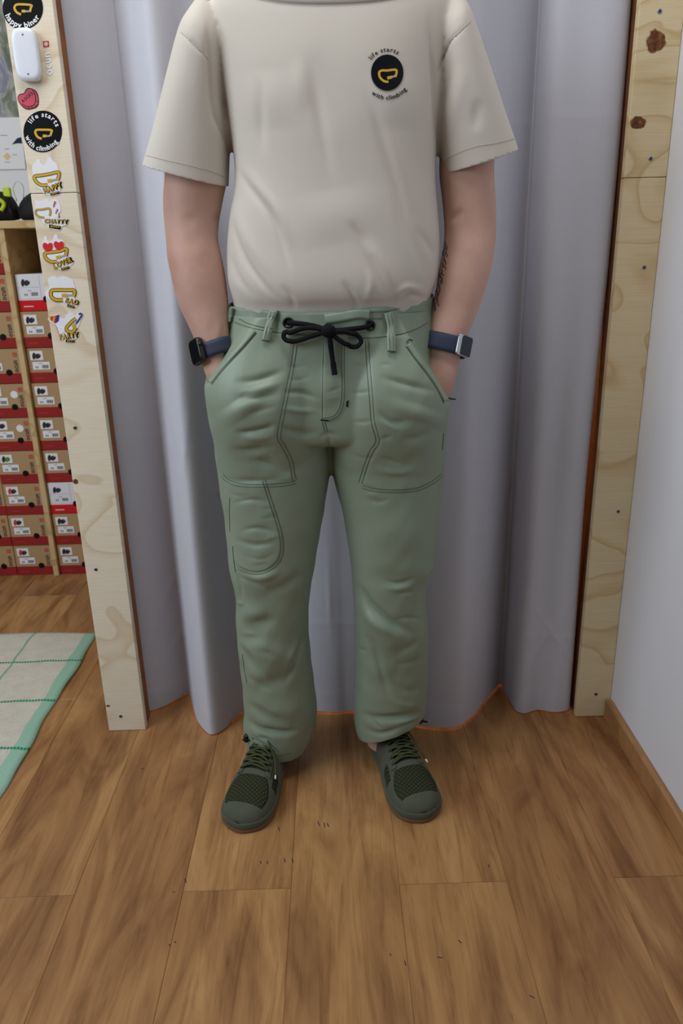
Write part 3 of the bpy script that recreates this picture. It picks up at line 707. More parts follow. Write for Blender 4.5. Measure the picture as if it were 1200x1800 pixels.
# heart sticker
hp = z48([(240, 738), (285, 752), (312, 775), (328, 835), (322, 905), (230, 930), (185, 900), (150, 850), (145, 815), (170, 788), (203, 790), (215, 755)])
p = sticker('heart_sticker', 'pink candy heart sticker lettered ROCKS on the left post', hp, 4); bpy.data.objects.remove(p.children[0])
put('outline', poly2(hp, 4), postmap, 0.0007, 'sticker_black', p, 0.0005)
put('heart_side', poly2(z48([(245, 745), (285, 760), (308, 782), (322, 838), (316, 898), (232, 922), (190, 895), (152, 848), (150, 818), (172, 795), (206, 797), (220, 760)]), 4), postmap, 0.0010, 'sticker_pink', p)
put('heart_edge', join([ribbon2(z48([(275, 762), (296, 800), (298, 850), (285, 885), (232, 900), (185, 875)]), 1.0), ribbon2(z48([(296, 886), (310, 896)]), 0.8), ribbon2(z48([(298, 850), (318, 856)]), 0.8), ribbon2(z48([(240, 900), (242, 920)]), 0.8), ribbon2(z48([(268, 895), (272, 914)]), 0.8)]), postmap, 0.0013, 'sticker_black', p)
put('lettering', text2('ROCKS', *z48([(196, 868)])[0], 8.0, 42, 0.01, 0.85), postmap, 0.0013, 'ink_dark', p)
# die-cut stickers
p = sticker('die_cut_sticker', 'die-cut carabiner sticker lettered HAPPY, below the round black sticker', z6([(385, 120), (420, 120), (435, 165), (470, 190), (490, 150), (495, 105), (540, 95), (555, 140), (600, 160), (615, 230), (635, 270), (635, 330), (605, 362), (655, 360), (662, 400), (630, 440), (635, 490), (540, 515), (520, 495), (470, 500), (440, 440), (390, 415), (345, 350), (350, 290), (335, 220), (345, 175), (375, 160)], 260))
carabiner(p, z6([(500, 390), (440, 392), (390, 365), (362, 320), (372, 296), (430, 290), (520, 275), (612, 255), (618, 295), (606, 338)], 260), 4.2, z6([(500, 348), (600, 332)], 260))
captions(p, 'HAPPY', *z6([(470, 482)], 260)[0], 13.5, 20, z6([(525, 478), (622, 455), (628, 480), (535, 503)], 260), (z6([(545, 496)], 260)[0], 4.2))
p = sticker('die_cut_sticker', 'die-cut sticker with pink question marks lettered CHATTY on the left post', z6([(370, 545), (420, 570), (470, 545), (510, 545), (525, 570), (550, 545), (600, 540), (625, 580), (645, 640), (630, 690), (580, 695), (575, 735), (720, 750), (715, 810), (650, 825), (645, 880), (510, 855), (505, 815), (455, 800), (440, 755), (380, 735), (355, 690), (370, 640)], 260))
carabiner(p, z6([(465, 735), (410, 725), (375, 690), (385, 655), (440, 650), (520, 640), (530, 690), (520, 715)], 260), 2.4, None)
put('question_mark', text2('?', *z6([(552, 618)], 260)[0], 14, -12, 0.04), postmap, 0.0015, 'sticker_pink', p); put('question_mark', text2('?', *z6([(578, 690)], 260)[0], 12, -15, 0.04), postmap, 0.0015, 'sticker_pink', p)
captions(p, 'CHATTY', *z6([(468, 790)], 260)[0], 9.6, -2, z6([(518, 805), (642, 826), (636, 862), (516, 842)], 260), (z6([(532, 838)], 260)[0], 5.5))
p = sticker('die_cut_sticker', 'die-cut carabiner sticker with two red hearts lettered LOVER on the left post', z6([(460, 930), (495, 930), (503, 985), (555, 990), (568, 915), (605, 910), (612, 970), (660, 965), (685, 1010), (680, 1055), (705, 1060), (718, 1100), (712, 1140), (690, 1170), (770, 1165), (775, 1220), (735, 1245), (735, 1275), (645, 1300), (635, 1275), (575, 1285), (560, 1230), (500, 1205), (460, 1160), (455, 1115), (475, 1085), (440, 1040), (445, 1000), (465, 990)], 260))
carabiner(p, z6([(598, 1200), (540, 1200), (490, 1170), (470, 1125), (490, 1105), (560, 1098), (640, 1085), (695, 1062), (700, 1100), (690, 1138)], 260), 4.2, z6([(590, 1158), (685, 1135)], 260))
for hx, hy in ((500, 1045), (617, 1030)):
    hpts = [(0, 60), (-45, 15), (-55, -25), (-35, -48), (-8, -40), (3, -25), (18, -45), (45, -45), (58, -15), (50, 25)]
    put('heart', poly2(z6([(hx+a, hy+b) for a, b in hpts], 260), 4), postmap, 0.0016, 'sticker_red', p)
captions(p, 'LOVER', *z6([(575, 1276)], 260)[0], 12.5, 22, z6([(640, 1268), (725, 1243), (733, 1270), (648, 1292)], 260), (z6([(655, 1286)], 260)[0], 3.8))
p = sticker('die_cut_sticker', 'die-cut carabiner sticker lettered SAD on the left post', z6([(500, 1370), (580, 1345), (600, 1375), (640, 1350), (690, 1355), (770, 1385), (785, 1450), (800, 1500), (800, 1560), (780, 1590), (830, 1605), (825, 1655), (790, 1700), (700, 1680), (690, 1620), (600, 1625), (520, 1600), (470, 1555), (480, 1510), (525, 1490), (510, 1430)], 260))
carabiner(p, z6([(660, 1603), (590, 1602), (545, 1575), (535, 1530), (550, 1503), (620, 1498), (720, 1500), (775, 1500), (785, 1530), (772, 1568)], 260), 4.6, z6([(650, 1555), (765, 1553)], 260))
captions(p, 'SAD', *z6([(688, 1628)], 260)[0], 11.5, -12, z6([(712, 1645), (790, 1666), (782, 1693), (706, 1673)], 260), (z6([(718, 1668)], 260)[0], 3.6))
p = sticker('die_cut_sticker', 'die-cut sticker with striped party hat lettered PARTY, lowest on the left post', z6([(500, 590), (560, 560), (625, 555), (640, 600), (690, 600), (690, 555), (750, 535), (800, 580), (825, 540), (860, 535), (880, 575), (850, 620), (840, 660), (810, 720), (790, 745), (830, 760), (825, 805), (790, 815), (790, 855), (690, 865), (685, 830), (630, 815), (630, 770), (690, 740), (680, 700), (620, 680), (580, 665), (540, 640), (510, 620)], 460))
carabiner(p, z6([(800, 690), (770, 735), (715, 735), (700, 700), (725, 665), (770, 620), (800, 600)], 460), 4.2, z6([(765, 690), (815, 625)], 460))
hat = [(515, 580), (625, 560), (618, 620), (575, 662)]
for k_, (mt_, a_, b_) in enumerate((('sticker_yellow', 0.0, 0.2), ('sticker_red', 0.2, 0.42), ('sticker_yellow', 0.42, 0.62), ('sticker_red', 0.62, 0.74), ('sticker_blue', 0.74, 1.0))):
    l = lambda t, A, B: (A[0]+(B[0]-A[0])*t, A[1]+(B[1]-A[1])*t)
    put('hat_stripe', poly2(z6([l(a_, hat[0], hat[1]), l(b_, hat[0], hat[1]), l(b_, (520, 600), (616, 625)) if b_ > .9 else l(b_, (520, 605), (600, 665)), l(a_, (520, 605), (600, 665))], 460)), postmap, 0.0014, mt_, p)
put('party_blower', ribbon2(z6([(805, 650), (845, 590), (862, 560), (848, 545), (830, 556)], 460), 2.6), postmap, 0.0016, 'sticker_blue', p)
captions(p, 'PARTY', *z6([(632, 822)], 460)[0], 12.0, 8, z6([(692, 822), (786, 822), (784, 850), (692, 850)], 460), (z6([(706, 846)], 460)[0], 4.0))
# ------------------------------------------------------------------ the person
def skin_mat():
    t = NT('skin'); v = t.coord(); n = t.noise(v, 9, 4, 0.6); f = t.noise(v, 420, 3)
    c = t.ramp(n, [(0.3, srgb(186, 144, 128)), (0.5, srgb(196, 156, 140)), (0.7, srgb(204, 165, 149))])
    mo = t.ramp(t.noise(v, 70, 2), [(0.72, (1, 1, 1)), (0.76, (0.75, 0.6, 0.52))]); c = t.mix(0.4, c, mo, 'MULTIPLY')
    t.bump(f, 0.15, 0.0005); t.base(c, 0.55, 0.35); t.b.inputs['Subsurface Weight'].default_value = 0.12
    t.b.inputs['Subsurface Radius'].default_value = (0.012, 0.005, 0.003); t.b.inputs['Subsurface Scale'].default_value = 0.6; M['skin'] = t.m
skin_mat()
fabric('shirt_cotton', srgb(206, 199, 188), weave=2600, var=0.02, bump=0.10, sheen=0.08)
fabric('sage_twill', srgb(135, 150, 130), weave=3000, var=0.04, bump=0.10, sheen=0.03, rough=0.48); M['sage_twill'].node_tree.nodes['Principled BSDF'].inputs['Specular IOR Level'].default_value = 0.5
fabric('sage_dark', srgb(132, 146, 124), weave=3000, var=0.05, bump=0.14, sheen=0.2, rough=0.75)
plain('dark_stitch', srgb(70, 82, 66), 0.9, 0.1); plain('black_cord', srgb(20, 20, 23), 0.85, 0.15, var=0.3, scale=900); plain('black_plastic', srgb(14, 14, 16), 0.35, 0.5)
plain('navy_strap', srgb(52, 58, 80), 0.6, 0.35); plain('watch_glass', srgb(12, 12, 14), 0.08, 0.6); plain('polished_steel', srgb(196, 198, 204), 0.18, 0.5, 1.0)
plain('navy_screen', srgb(36, 48, 60), 0.4, 0.4); plain('hair_brown', srgb(70, 52, 38), 0.8, 0.2, var=0.3, scale=200); plain('tattoo_ink', srgb(78, 76, 84), 0.7, 0.1)
fabric('shoe_suede', srgb(78, 82, 68), weave=900, var=0.12, bump=0.35, sheen=0.1, big=40)
def shoe_mesh_mat():
    t = NT('shoe_knit'); v = t.coord(); a = t.wave(t.coord(rot=(0, 0, R(45))), 48, d='X'); b = t.wave(t.coord(rot=(0, 0, R(-45))), 48, d='X')
    h = t.math('MULTIPLY', a, b); c = t.mix(h, srgb(40, 43, 29), srgb(72, 77, 52)); t.bump(h, 0.8, 0.0015); M['shoe_knit'] = t.base(c, 0.9, 0.15)
shoe_mesh_mat()
plain('gum_rubber', srgb(122, 96, 76), 0.7, 0.3); plain('lace_green', srgb(68, 75, 50), 0.85, 0.1, var=0.25, scale=700); plain('aglet_white', srgb(215, 218, 215), 0.3)
person = empty('person', (0.0, 1.42, 0.0), 'person in beige T-shirt and sage green trousers, both hands in pockets', 'person')

def rows(rs, n=32, pw=2.0, m=None, swap=False):
    rg_ = []
    for r_ in rs:
        v, uo, ui, Y, ry = r_[:5]; rg_.append(oring(at(uo, v, Y), at(ui, v, Y), ry, n, pw=pw))
    if m: rg_ = densify(rg_, m)
    return loftVF(rg_)
def cut_closed(VF, co, no):
    bm = bmesh.new(); vs = [bm.verts.new(p) for p in VF[0]]
    for f in VF[1]: bm.faces.new([vs[i] for i in f])
    bmesh.ops.recalc_face_normals(bm, faces=bm.faces)
    bmesh.ops.bisect_plane(bm, geom=bm.verts[:]+bm.edges[:]+bm.faces[:], plane_co=co, plane_no=no, clear_outer=True)
    bmesh.ops.holes_fill(bm, edges=[e for e in bm.edges if e.is_boundary]); bm.verts.index_update()
    out = ([tuple(v.co) for v in bm.verts], [tuple(v.index for v in f.verts) for f in bm.faces]); bm.free(); return out

# --- body: one continuous skin surface
armL = [(60, 330, 400, 1.41, .055), (150, 300, 388, 1.41, .054), (230, 291, 396, 1.41, .054), (310, 290, 399, 1.41, .055), (350, 287, 392, 1.41, .053), (390, 289, 385, 1.405, .048), (420, 292, 383, 1.40, .046), (450, 294, 389, 1.395, .047), (480, 300, 395, 1.39, .046),
        (510, 307, 399, 1.385, .043), (540, 316, 402, 1.38, .039), (570, 330, 403, 1.372, .034), (595, 341, 404, 1.366, .029), (620, 349, 405, 1.36, .026), (650, 358, 418, 1.352, .025), (690, 374, 440, 1.348, .025), (720, 388, 452, 1.346, .022)]
armR = [(60, 760, 818, 1.41, .055), (150, 782, 866, 1.41, .054), (230, 776, 870, 1.41, .054), (300, 772, 867, 1.41, .055), (350, 777, 870, 1.41, .053), (400, 781, 871, 1.405, .047), (433, 779, 869, 1.40, .046), (475, 771, 862, 1.393, .046), (510, 766, 852, 1.387, .043),
        (545, 757, 840, 1.38, .039), (580, 750, 825, 1.37, .034), (605, 747, 815, 1.365, .029), (630, 746, 808, 1.36, .026), (655, 742, 804, 1.352, .025), (690, 728, 792, 1.347, .025), (720, 712, 778, 1.346, .022)]
parts = [rows(armL, 28, 2.0, 60), rows(armR, 28, 2.0, 60)]
def fingers(root, step, d, down, s):
    """four fingers and a thumb curled inside the pocket"""
    for k, (l, r_) in enumerate(((.070, .0085), (.078, .009), (.073, .0085), (.058, .0075))):
        b = Vector(root)+Vector(step)*(k-1.5); pts = [b, b+Vector(down)*l*0.45, b+Vector(down)*l*0.8+Vector(d)*l*0.15, b+Vector(down)*l+Vector(d)*l*0.32]
        parts.append(tubeVF(spline(pts, 10), [r_*(1-0.03*i) for i in range(10)], 10))
    b = Vector(root)+Vector(step)*2.4+Vector((0, 0, .045)); parts.append(tubeVF(spline([b, b+Vector(step)*1.2+Vector(down)*.02, b+Vector(step)*1.6+Vector(down)*.05], 8), .0095, 10))
hl, hr = at(424, 728, 1.346), at(742, 728, 1.346)
fingers(hl, (.016, -.001, 0), (.5, .2, 0), (.28, 0, -.96), 1); fingers(hr, (-.016, -.001, 0), (-.5, .2, 0), (-.28, 0, -.96), -1)
tors = [(1.515, .06, .06), (1.48, .11, .075), (1.45, .165, .085), (1.40, .175, .095), (1.32, .165, .10), (1.22, .155, .10), (1.12, .155, .10), (1.03, .155, .10), (0.95, .165, .10), (0.86, .17, .10), (0.79, .155, .09)]
parts.append(loftVF(densify([ring((0.012, 1.415, z), rx, ry, n=36, pw=2.3) for z, rx, ry in tors], 50)))
for sx, leg in ((-1, [(.80, -.095, .088), (.65, -.11, .075), (.50, -.128, .062), (.35, -.14, .058), (.20, -.142, .045), (.10, -.142, .040), (.03, -.142, .042)]), (1, [(.80, .10, .088), (.65, .105, .075), (.50, .11, .062), (.35, .105, .058), (.20, .10, .045), (.10, .098, .040), (.03, .098, .042)])):
    parts.append(loftVF(densify([ring((x, 1.415+max(0, .55-z)*.09, z), r_, r_*1.02, n=24) for z, x, r_ in leg], 30)))
# neck and head, facing the camera
parts.append(loftVF(densify([ring((0.012, 1.425+d, z), r_, r_*1.05, n=28) for z, r_, d in ((1.45, .075, 0), (1.50, .064, 0), (1.56, .058, -.005), (1.62, .056, -.01))], 16)))
hd = [(1.575, .022, .030, -.085), (1.585, .040, .045, -.07), (1.61, .060, .078, -.035), (1.65, .068, .092, -.018), (1.69, .073, .097, -.012), (1.73, .076, .098, -.01), (1.77, .075, .096, -.006), (1.80, .066, .085, 0), (1.82, .047, .062, .003), (1.83, .018, .025, .005)]
parts.append(loftVF(densify([ring((0.012, 1.43+d, z), rx, ry, n=40, pw=2.2) for z, rx, ry, d in hd], 60)))
hy = 1.43-.105
parts.append(loftVF(densify([ring((0.012, hy+d, z), rx, ry, n=14) for z, rx, ry, d in ((1.672, .006, .006, .008), (1.676, .016, .018, -.004), (1.69, .013, .014, -.002), (1.715, .008, .010, .008), (1.73, .007, .008, .012))], 12)))      # nose
for s_ in (-1, 1):
    parts.append(loftVF(densify([ring((0.012+s_*(.076+e), 1.435, z), rx, ry, n=12) for z, rx, ry, e in ((1.665, .004, .008, 0), (1.68, .007, .014, .004), (1.71, .009, .019, .008), (1.725, .004, .010, .006))], 10)))    # ears
    parts.append(loftVF([ring((0.012+s_*.032, hy+.014, z), rx, ry, n=12) for z, rx, ry in ((1.722, .006, .004), (1.727, .018, .009), (1.732, .018, .010), (1.737, .006, .004))]))     # brow
for dz in (0, .009): parts.append(loftVF([ring((0.012, hy+.012, 1.640+dz+z), rx, ry, n=14) for z, rx, ry in ((-.005, .008, .006), (0, .022, .012), (.005, .008, .006))]))  # lips
bme = remesh(parts, 0.0045, 5)
def arm_shape(me):
    fold(me, [([(372, 392), (392, 372)], 7, -3.5), ([(378, 420), (350, 440), (335, 470)], 16, 1.5), ([(330, 370), (345, 398)], 14, -2), ([(787, 392), (803, 378), (815, 365)], 7, -3.5), ([(790, 420), (825, 440), (840, 470)], 16, 1.5),
              ([(388, 560), (382, 600)], 4, 1.4), ([(372, 556), (372, 600)], 5, -0.8)])
arm_shape(bme)
body = mobj('body', bme, 'skin', person)
ebv = None
for s_ in (-1, 1):
    V_, F_ = loftVF([ring((0.012+s_*.032, hy+.012, z), r_, r_*.8, n=12) for z, r_ in ((1.704, .001), (1.707, .008), (1.712, .011), (1.717, .008), (1.720, .001))]); mesh('eye', V_, F_, 'sticker_white', body); V_, F_ = loftVF([[Vector((0.012+s_*.032+math.cos(a)*r_, hy+.012-.0084-d_, 1.712+math.sin(a)*r_)) for a in [2*math.pi*k/14 for k in range(14)]] for r_, d_ in ((.0052, 0), (.0045, .0012), (.0004, .0015))]); mesh('iris', V_, F_, 'hair_brown', body)
hv = densify([ring((0.012, 1.437+d, z), rx, ry, n=36, pw=2.2) for z, rx, ry, d in ((1.70, .078, .07, .03), (1.74, .082, .088, .015), (1.78, .082, .098, .005), (1.815, .070, .085, .005), (1.836, .045, .055, .008), (1.843, .012, .015, .008))], 30)
V_, F_ = loftVF(hv); mesh('hair', V_, F_, 'hair_brown', person)

# --- trousers
pel = [(1.035, .174, .116, .115, .003), (1.00, .1785, .118, .118, .0025), (.95, .188, .122, .125, .001), (.90, .194, .124, .13, -.001), (.85, .199, .124, .13, -.003), (.80, .200, .120, .125, -.004), (.77, .192, .108, .115, -.005), (.757, .15, .07, .09, -.006)]
tp = [loftVF(densify([ring((cx, 1.41, z), rx, ryf, ryb, n=60, pw=2.35) for z, rx, ryf, ryb, cx in pel], 40))]
legL = [(730, 376, 590, 1.41, .105), (790, 378, 585, 1.41, .107), (825, 383, 581, 1.41, .104), (860, 387, 575, 1.41, .10), (900, 394, 569, 1.41, .096), (950, 399, 560, 1.41, .091), (1000, 404, 552, 1.41, .087), (1040, 414, 545, 1.415, .083), (1090, 415, 542, 1.42, .081),
        (1150, 420, 546, 1.43, .080), (1200, 426, 552, 1.437, .080), (1245, 429, 557, 1.442, .080), (1275, 428, 554, 1.445, .078), (1303, 434, 541, 1.447, .074), (1330, 442, 524, 1.45, .068), (1365, 448, 514, 1.45, .06)]
legR = [(730, 570, 785, 1.41, .105), (790, 576, 782, 1.41, .107), (825, 582, 779, 1.41, .104), (860, 591, 775, 1.41, .10), (900, 602, 770, 1.41, .096), (950, 610, 766, 1.41, .091), (985, 616, 763, 1.41, .088), (1012, 618, 752, 1.412, .085), (1050, 621, 748, 1.415, .083), (1100, 623, 752, 1.42, .081),
        (1150, 623, 752, 1.43, .080), (1200, 622, 752, 1.437, .080), (1245, 621, 748, 1.442, .078), (1275, 624, 742, 1.445, .075), (1305, 632, 735, 1.447, .07), (1340, 640, 728, 1.45, .062)]
tp += [rows(legL, 44, 2.15, 110), rows(legR, 44, 2.15, 110)]
bulL = [(545, 405, 530, 1.375, .066), (600, 380, 555, 1.37, .080), (640, 367, 566, 1.366, .090), (672, 361, 570, 1.364, .096), (705, 363, 570, 1.366, .100), (740, 369, 570, 1.372, .100), (790, 380, 568, 1.388, .094), (840, 388, 555, 1.405, .088)]
bulR = [(545, 620, 758, 1.375, .066), (600, 602, 777, 1.37, .080), (640, 594, 785, 1.366, .090), (672, 588, 790, 1.364, .095), (705, 585, 790, 1.366, .098), (740, 582, 785, 1.372, .098), (790, 582, 780, 1.388, .094), (840, 590, 776, 1.405, .088)]
def pocket_plane(a, b, sgn):
    A, B = at(*a, 1.305), at(*b, 1.36); d = Vector((0.10*sgn, 1, 0.25)); n = (B-A).cross(d).normalized()
    if n.z < 0: n = -n
    return A, n
pkL = pocket_plane((437, 580), (361, 668), -1); pkR = pocket_plane((722, 596), (791, 702), 1)
tp += [cut_closed(rows(bulL, 44, 2.2, 60), *pkL), cut_closed(rows(bulR, 44, 2.2, 60), *pkR)]
tme = remesh(tp, 0.0031, 8)
rawbvh = bvh_of(tme)
big = [  # broad shapes: hand bulges, thigh break, knee breaks, blousing at the shins
    ([(420, 700), (440, 730)], 40, 5), ([(735, 710), (725, 740)], 38, 4), ([(390, 800), (460, 812), (520, 800)], 18, -4), ([(640, 800), (700, 815), (770, 795)], 18, -3),
    ([(575, 640), (577, 720)], 22, 4), ([(418, 1128), (470, 1145), (530, 1170)], 16, 7), ([(445, 1205), (480, 1200), (510, 1185)], 12, -4), ([(640, 1075), (670, 1110), (705, 1150)], 16, 6), ([(640, 925), (700, 940), (760, 920)], 30, 3), ([(420, 1030), (470, 1050), (530, 1040)], 20, -4), ([(420, 1075), (470, 1080)], 16, 4), ([(415, 1120), (470, 1118)], 16, -4), ([(640, 1010), (700, 1022), (745, 1010)], 16, -3),
    ([(430, 1170), (500, 1180)], 25, 4), ([(640, 1170), (700, 1180)], 25, 3), ([(440, 1240), (500, 1250), (550, 1240)], 20, 4)]
fine = [
    # left thigh, drawn towards the pocket seam
    ([(408, 672), (450, 668), (505, 650)], 6, -2.0), ([(415, 690), (460, 684), (503, 668)], 5, 1.4), ([(410, 700), (450, 700), (497, 688)], 6, -1.8), ([(408, 757), (432, 760), (470, 752), (486, 742)], 5, -3.0), ([(420, 770), (460, 770), (486, 762)], 7, 2.2),
    ([(425, 728), (455, 722), (490, 712)], 5, -1.6), ([(400, 788), (440, 792), (490, 782)], 7, -2.2), ([(430, 806), (470, 815), (512, 838)], 6, -1.8), ([(470, 795), (505, 815)], 5, 1.5), ([(400, 840), (440, 846), (500, 842)], 5, -1.5),
    ([(500, 640), (518, 645), (545, 642)], 3.5, -1.3), ([(498, 662), (520, 668), (550, 660)], 3.5, -1.2), ([(494, 690), (530, 690), (562, 703)], 4, -1.6), ([(490, 716), (525, 722), (560, 722)], 4, 1.2), ([(486, 748), (520, 760), (562, 762)], 6, -1.6),
    # lap and fly
    ([(570, 690), (590, 684), (603, 678)], 3, -1.5), ([(570, 700), (588, 699), (600, 694)], 3, 1.0), ([(573, 655), (590, 662)], 3, -1.0), ([(560, 770), (578, 762), (600, 768)], 5, -2.2), ([(577, 758), (579, 790), (580, 815)], 5, -3),
    # right thigh
    ([(662, 660), (700, 672), (770, 690)], 6, -2.0), ([(665, 640), (690, 642)], 4, -1.2), ([(662, 720), (690, 742), (730, 740)], 6, -2.0), ([(664, 735), (700, 760)], 5, 1.5), ([(668, 770), (690, 768)], 5, -2.2), ([(664, 800), (695, 812), (712, 812)], 5, -2.0), ([(655, 822), (700, 830), (735, 822)], 6, 1.5),
    ([(700, 770), (735, 770), (775, 745)], 8, -1.8), ([(610, 795), (640, 806), (662, 800)], 5, -1.3), ([(612, 640), (640, 645), (652, 640)], 3, -1.0), ([(612, 690), (640, 690), (655, 684)], 3, -1.2), ([(612, 740), (640, 742), (660, 735)], 4, -1.3),
    # cargo pocket puckers
    ([(400, 862), (420, 872), (445, 868)], 4, -1.6), ([(405, 885), (440, 878), (478, 884)], 4, -1.4), ([(420, 932), (455, 928), (490, 938)], 4, -1.5), ([(410, 945), (450, 958), (490, 950)], 5, -1.6), ([(455, 912), (486, 908)], 3, -1.2), ([(460, 895), (483, 893)], 3, -1.2), ([(462, 948), (492, 940)], 3, 1.2), ([(425, 975), (460, 982), (485, 970)], 4, -1.3), ([(440, 994), (470, 992)], 3, -1.0),
    ([(405, 870), (402, 900), (404, 940), (412, 990)], 4, -2.2),
    # left knee and shin
    ([(416, 1012), (440, 1022), (462, 1035), (470, 1040)], 5, -3.2), ([(425, 1008), (455, 1015), (495, 1005)], 7, 2.6), ([(460, 1044), (500, 1030), (535, 1000)], 8, -1.6), ([(412, 1000), (422, 1030), (428, 1055)], 4, -3.0), ([(415, 1058), (430, 1062)], 4, 2.5),
    ([(418, 1092), (445, 1098), (490, 1088)], 10, -2.6), ([(420, 1112), (460, 1115)], 6, 1.8), ([(541, 1100), (528, 1140), (512, 1178), (498, 1205)], 5, -3.6), ([(527, 1120), (512, 1155), (500, 1180)], 8, 2.6), ([(418, 1130), (432, 1150), (450, 1175), (470, 1200)], 5, -3.0), ([(432, 1145), (470, 1150), (510, 1176)], 8, -1.6),
    ([(432, 1186), (460, 1205), (480, 1215)], 5, -2.6), ([(424, 1160), (428, 1200)], 4, -2.0), ([(430, 1230), (470, 1260), (510, 1270)], 7, -2.4), ([(432, 1262), (460, 1282), (500, 1288), (530, 1280)], 5, -3.0), ([(445, 1295), (470, 1300), (485, 1315)], 3.5, -2.2), ([(555, 1255), (540, 1290), (520, 1310)], 6, -1.6), ([(440, 1275), (452, 1295), (470, 1312)], 3.5, 1.5),
    ([(434, 1296), (455, 1303), (475, 1318), (492, 1333)], 3, -2.0), ([(437, 1306), (452, 1316), (470, 1330)], 4, 1.6),
    # right knee and shin
    ([(640, 876), (665, 882), (690, 876)], 5, -1.8), ([(640, 868), (670, 871)], 5, 1.4), ([(672, 1018), (700, 1025), (735, 1014)], 5, -3.0), ([(670, 1032), (700, 1035), (733, 1026)], 6, 2.6), ([(695, 1045), (715, 1042), (732, 1041)], 3, -2.0), ([(626, 1020), (640, 1045), (655, 1068), (690, 1095), (732, 1118)], 6, -3.6), ([(628, 1045), (650, 1085), (690, 1115), (715, 1128)], 9, 2.6), ([(690, 1090), (720, 1086), (748, 1092)], 5, -1.8),
    ([(634, 1110), (655, 1135), (668, 1180), (690, 1238)], 6, -2.6), ([(690, 1148), (715, 1140), (740, 1122)], 8, -2.6), ([(690, 1168), (720, 1165), (748, 1155)], 6, -1.6), ([(685, 1195), (715, 1215), (745, 1205)], 9, -1.8), ([(628, 1140), (645, 1145)], 4, -1.5), ([(680, 1225), (710, 1240), (745, 1238)], 7, 1.6),
    ([(628, 1250), (660, 1262), (700, 1262), (745, 1250)], 6, -3.2), ([(650, 1262), (672, 1285)], 4, -2.6), ([(690, 1270), (715, 1268), (740, 1258)], 3.5, 2.0), ([(640, 1278), (670, 1290), (710, 1276)], 4, -2.0), ([(700, 1280), (735, 1266)], 3, -1.8)]
fold(tme, [(p_, w_, a_*1.25) for p_, w_, a_ in big]); plen = lambda p_: sum(math.hypot(b_[0]-a_[0], b_[1]-a_[1]) for a_, b_ in zip(p_[:-1], p_[1:]))
fold(tme, [(p_, w_*(0.75 if plen(p_) < 70 else 1.05), a_*(1.15 if plen(p_) < 70 else 2.6)) for p_, w_, a_ in fine])
pocketL = [(518, 588), (506, 660), (488, 740), (486, 765), (505, 800), (520, 842), (480, 853), (430, 852), (395, 838), (340, 760), (340, 668), (440, 575)]
pocketR = [(645, 588), (650, 650), (656, 740), (668, 775), (650, 810), (636, 852), (680, 866), (735, 860), (790, 832), (820, 700), (720, 590)]
cargo = [(467, 846), (480, 890), (495, 935), (497, 960), (490, 985), (470, 1004), (448, 1009), (425, 1002), (408, 985), (402, 930), (396, 870), (396, 846)]
raise_poly(tme, pocketL, 0.0012); raise_poly(tme, pocketR, 0.0012); raise_poly(tme, cargo, 0.0016); raise_poly(tme, [(567, 585), (610, 585), (610, 690), (606, 718), (592, 738), (566, 743)], 0.0015, 2.0)
# everyday crumple all round
co_ = getco(tme); no_ = getno(tme)
cr = 0.0004*np.sin(co_[:, 2]*95+6*np.sin(co_[:, 0]*22)+3*np.sin(co_[:, 1]*17))*np.sin(co_[:, 0]*38+co_[:, 1]*29)
setco(tme, co_+no_*cr[:, None])
cut(tme, (0, 1.41, 0.99), (0, 0, 1), lambda c_: c_.z > 0.97)
hemL = (at(437, 1307, 1.44), (at(480, 1337, 1.375)-at(437, 1307, 1.44))); nL = hemL[1].cross(Vector((0.0, 1, 0.10)))
nL = Vector((-0.35, -0.12, -1)) if False else (nL if nL.z < 0 else -nL)
cut(tme, at(478, 1335, 1.385), Vector((-0.06, -0.05, -1)).normalized(), lambda c_: c_.z < 0.2 and c_.x < -0.02)
A_, B_ = at(640, 1305, 1.395), at(741, 1266, 1.395); nR = (B_-A_).cross(Vector((0, 1, -0.1))); nR = nR if nR.z < 0 else -nR
cut(tme, A_, nR.normalized(), lambda c_: c_.z < 0.25 and c_.x > 0.0)
trousers = mobj('trousers', tme, 'sage_twill', person); solid(trousers, 0.0022, -1); trousers['label'] = 'sage green trousers with dark contrast stitching and black drawstring'
tb = bvh_of(tme)
def tmap(u, v, lift): return hit(tb, u, v, lift)
# waistband
N_ = 180; wr_ = []
for k in range(8):
    rr = []
    for j in range(N_):
        a = 2*math.pi*j/N_; fy = max(0, -math.sin(a)); zb = 0.974-0.012*fy; zt = 1.009-0.010*fy+0.0016*math.sin(5*a+1)+0.007*max(0, math.cos(a))**2.5
        z = zb+(zt-zb)*k/7; d = Vector((math.cos(a)*0.18, math.sin(a)*0.12, 0)).normalized(); c0 = Vector((0.002, 1.41, z))
        h_, n_, _, _ = rawbvh.ray_cast(c0+d*0.5, -d)
        p = h_ if h_ is not None else c0+d*0.15
        # keep to the hip line where the pocket bulges stand proud
        lim = 0.206 if abs(math.cos(a)) > .5 else 0.19
        q = p-c0
        ell = 1/math.sqrt((d.x/0.1815)**2+(d.y/0.1205)**2)
        rr.append(c0+d*(min(q.length, ell)+0.0036+0.0010*math.sin(13*a+k*.6)+0.0006*math.sin(31*a)))
    wr_.append(rr)
V_, F_ = loftVF(wr_, False, False); wband = mesh('waistband', V_, F_, 'sage_twill', trousers); solid(wband, 0.003, -1)
wb_b = bvh_of(wband.data)
def wmap(u, v, lift):
    a = hit(wb_b, u, v, lift, 9); b = hit(tb, u, v, lift, 9)
    return a if a.y < b.y else b
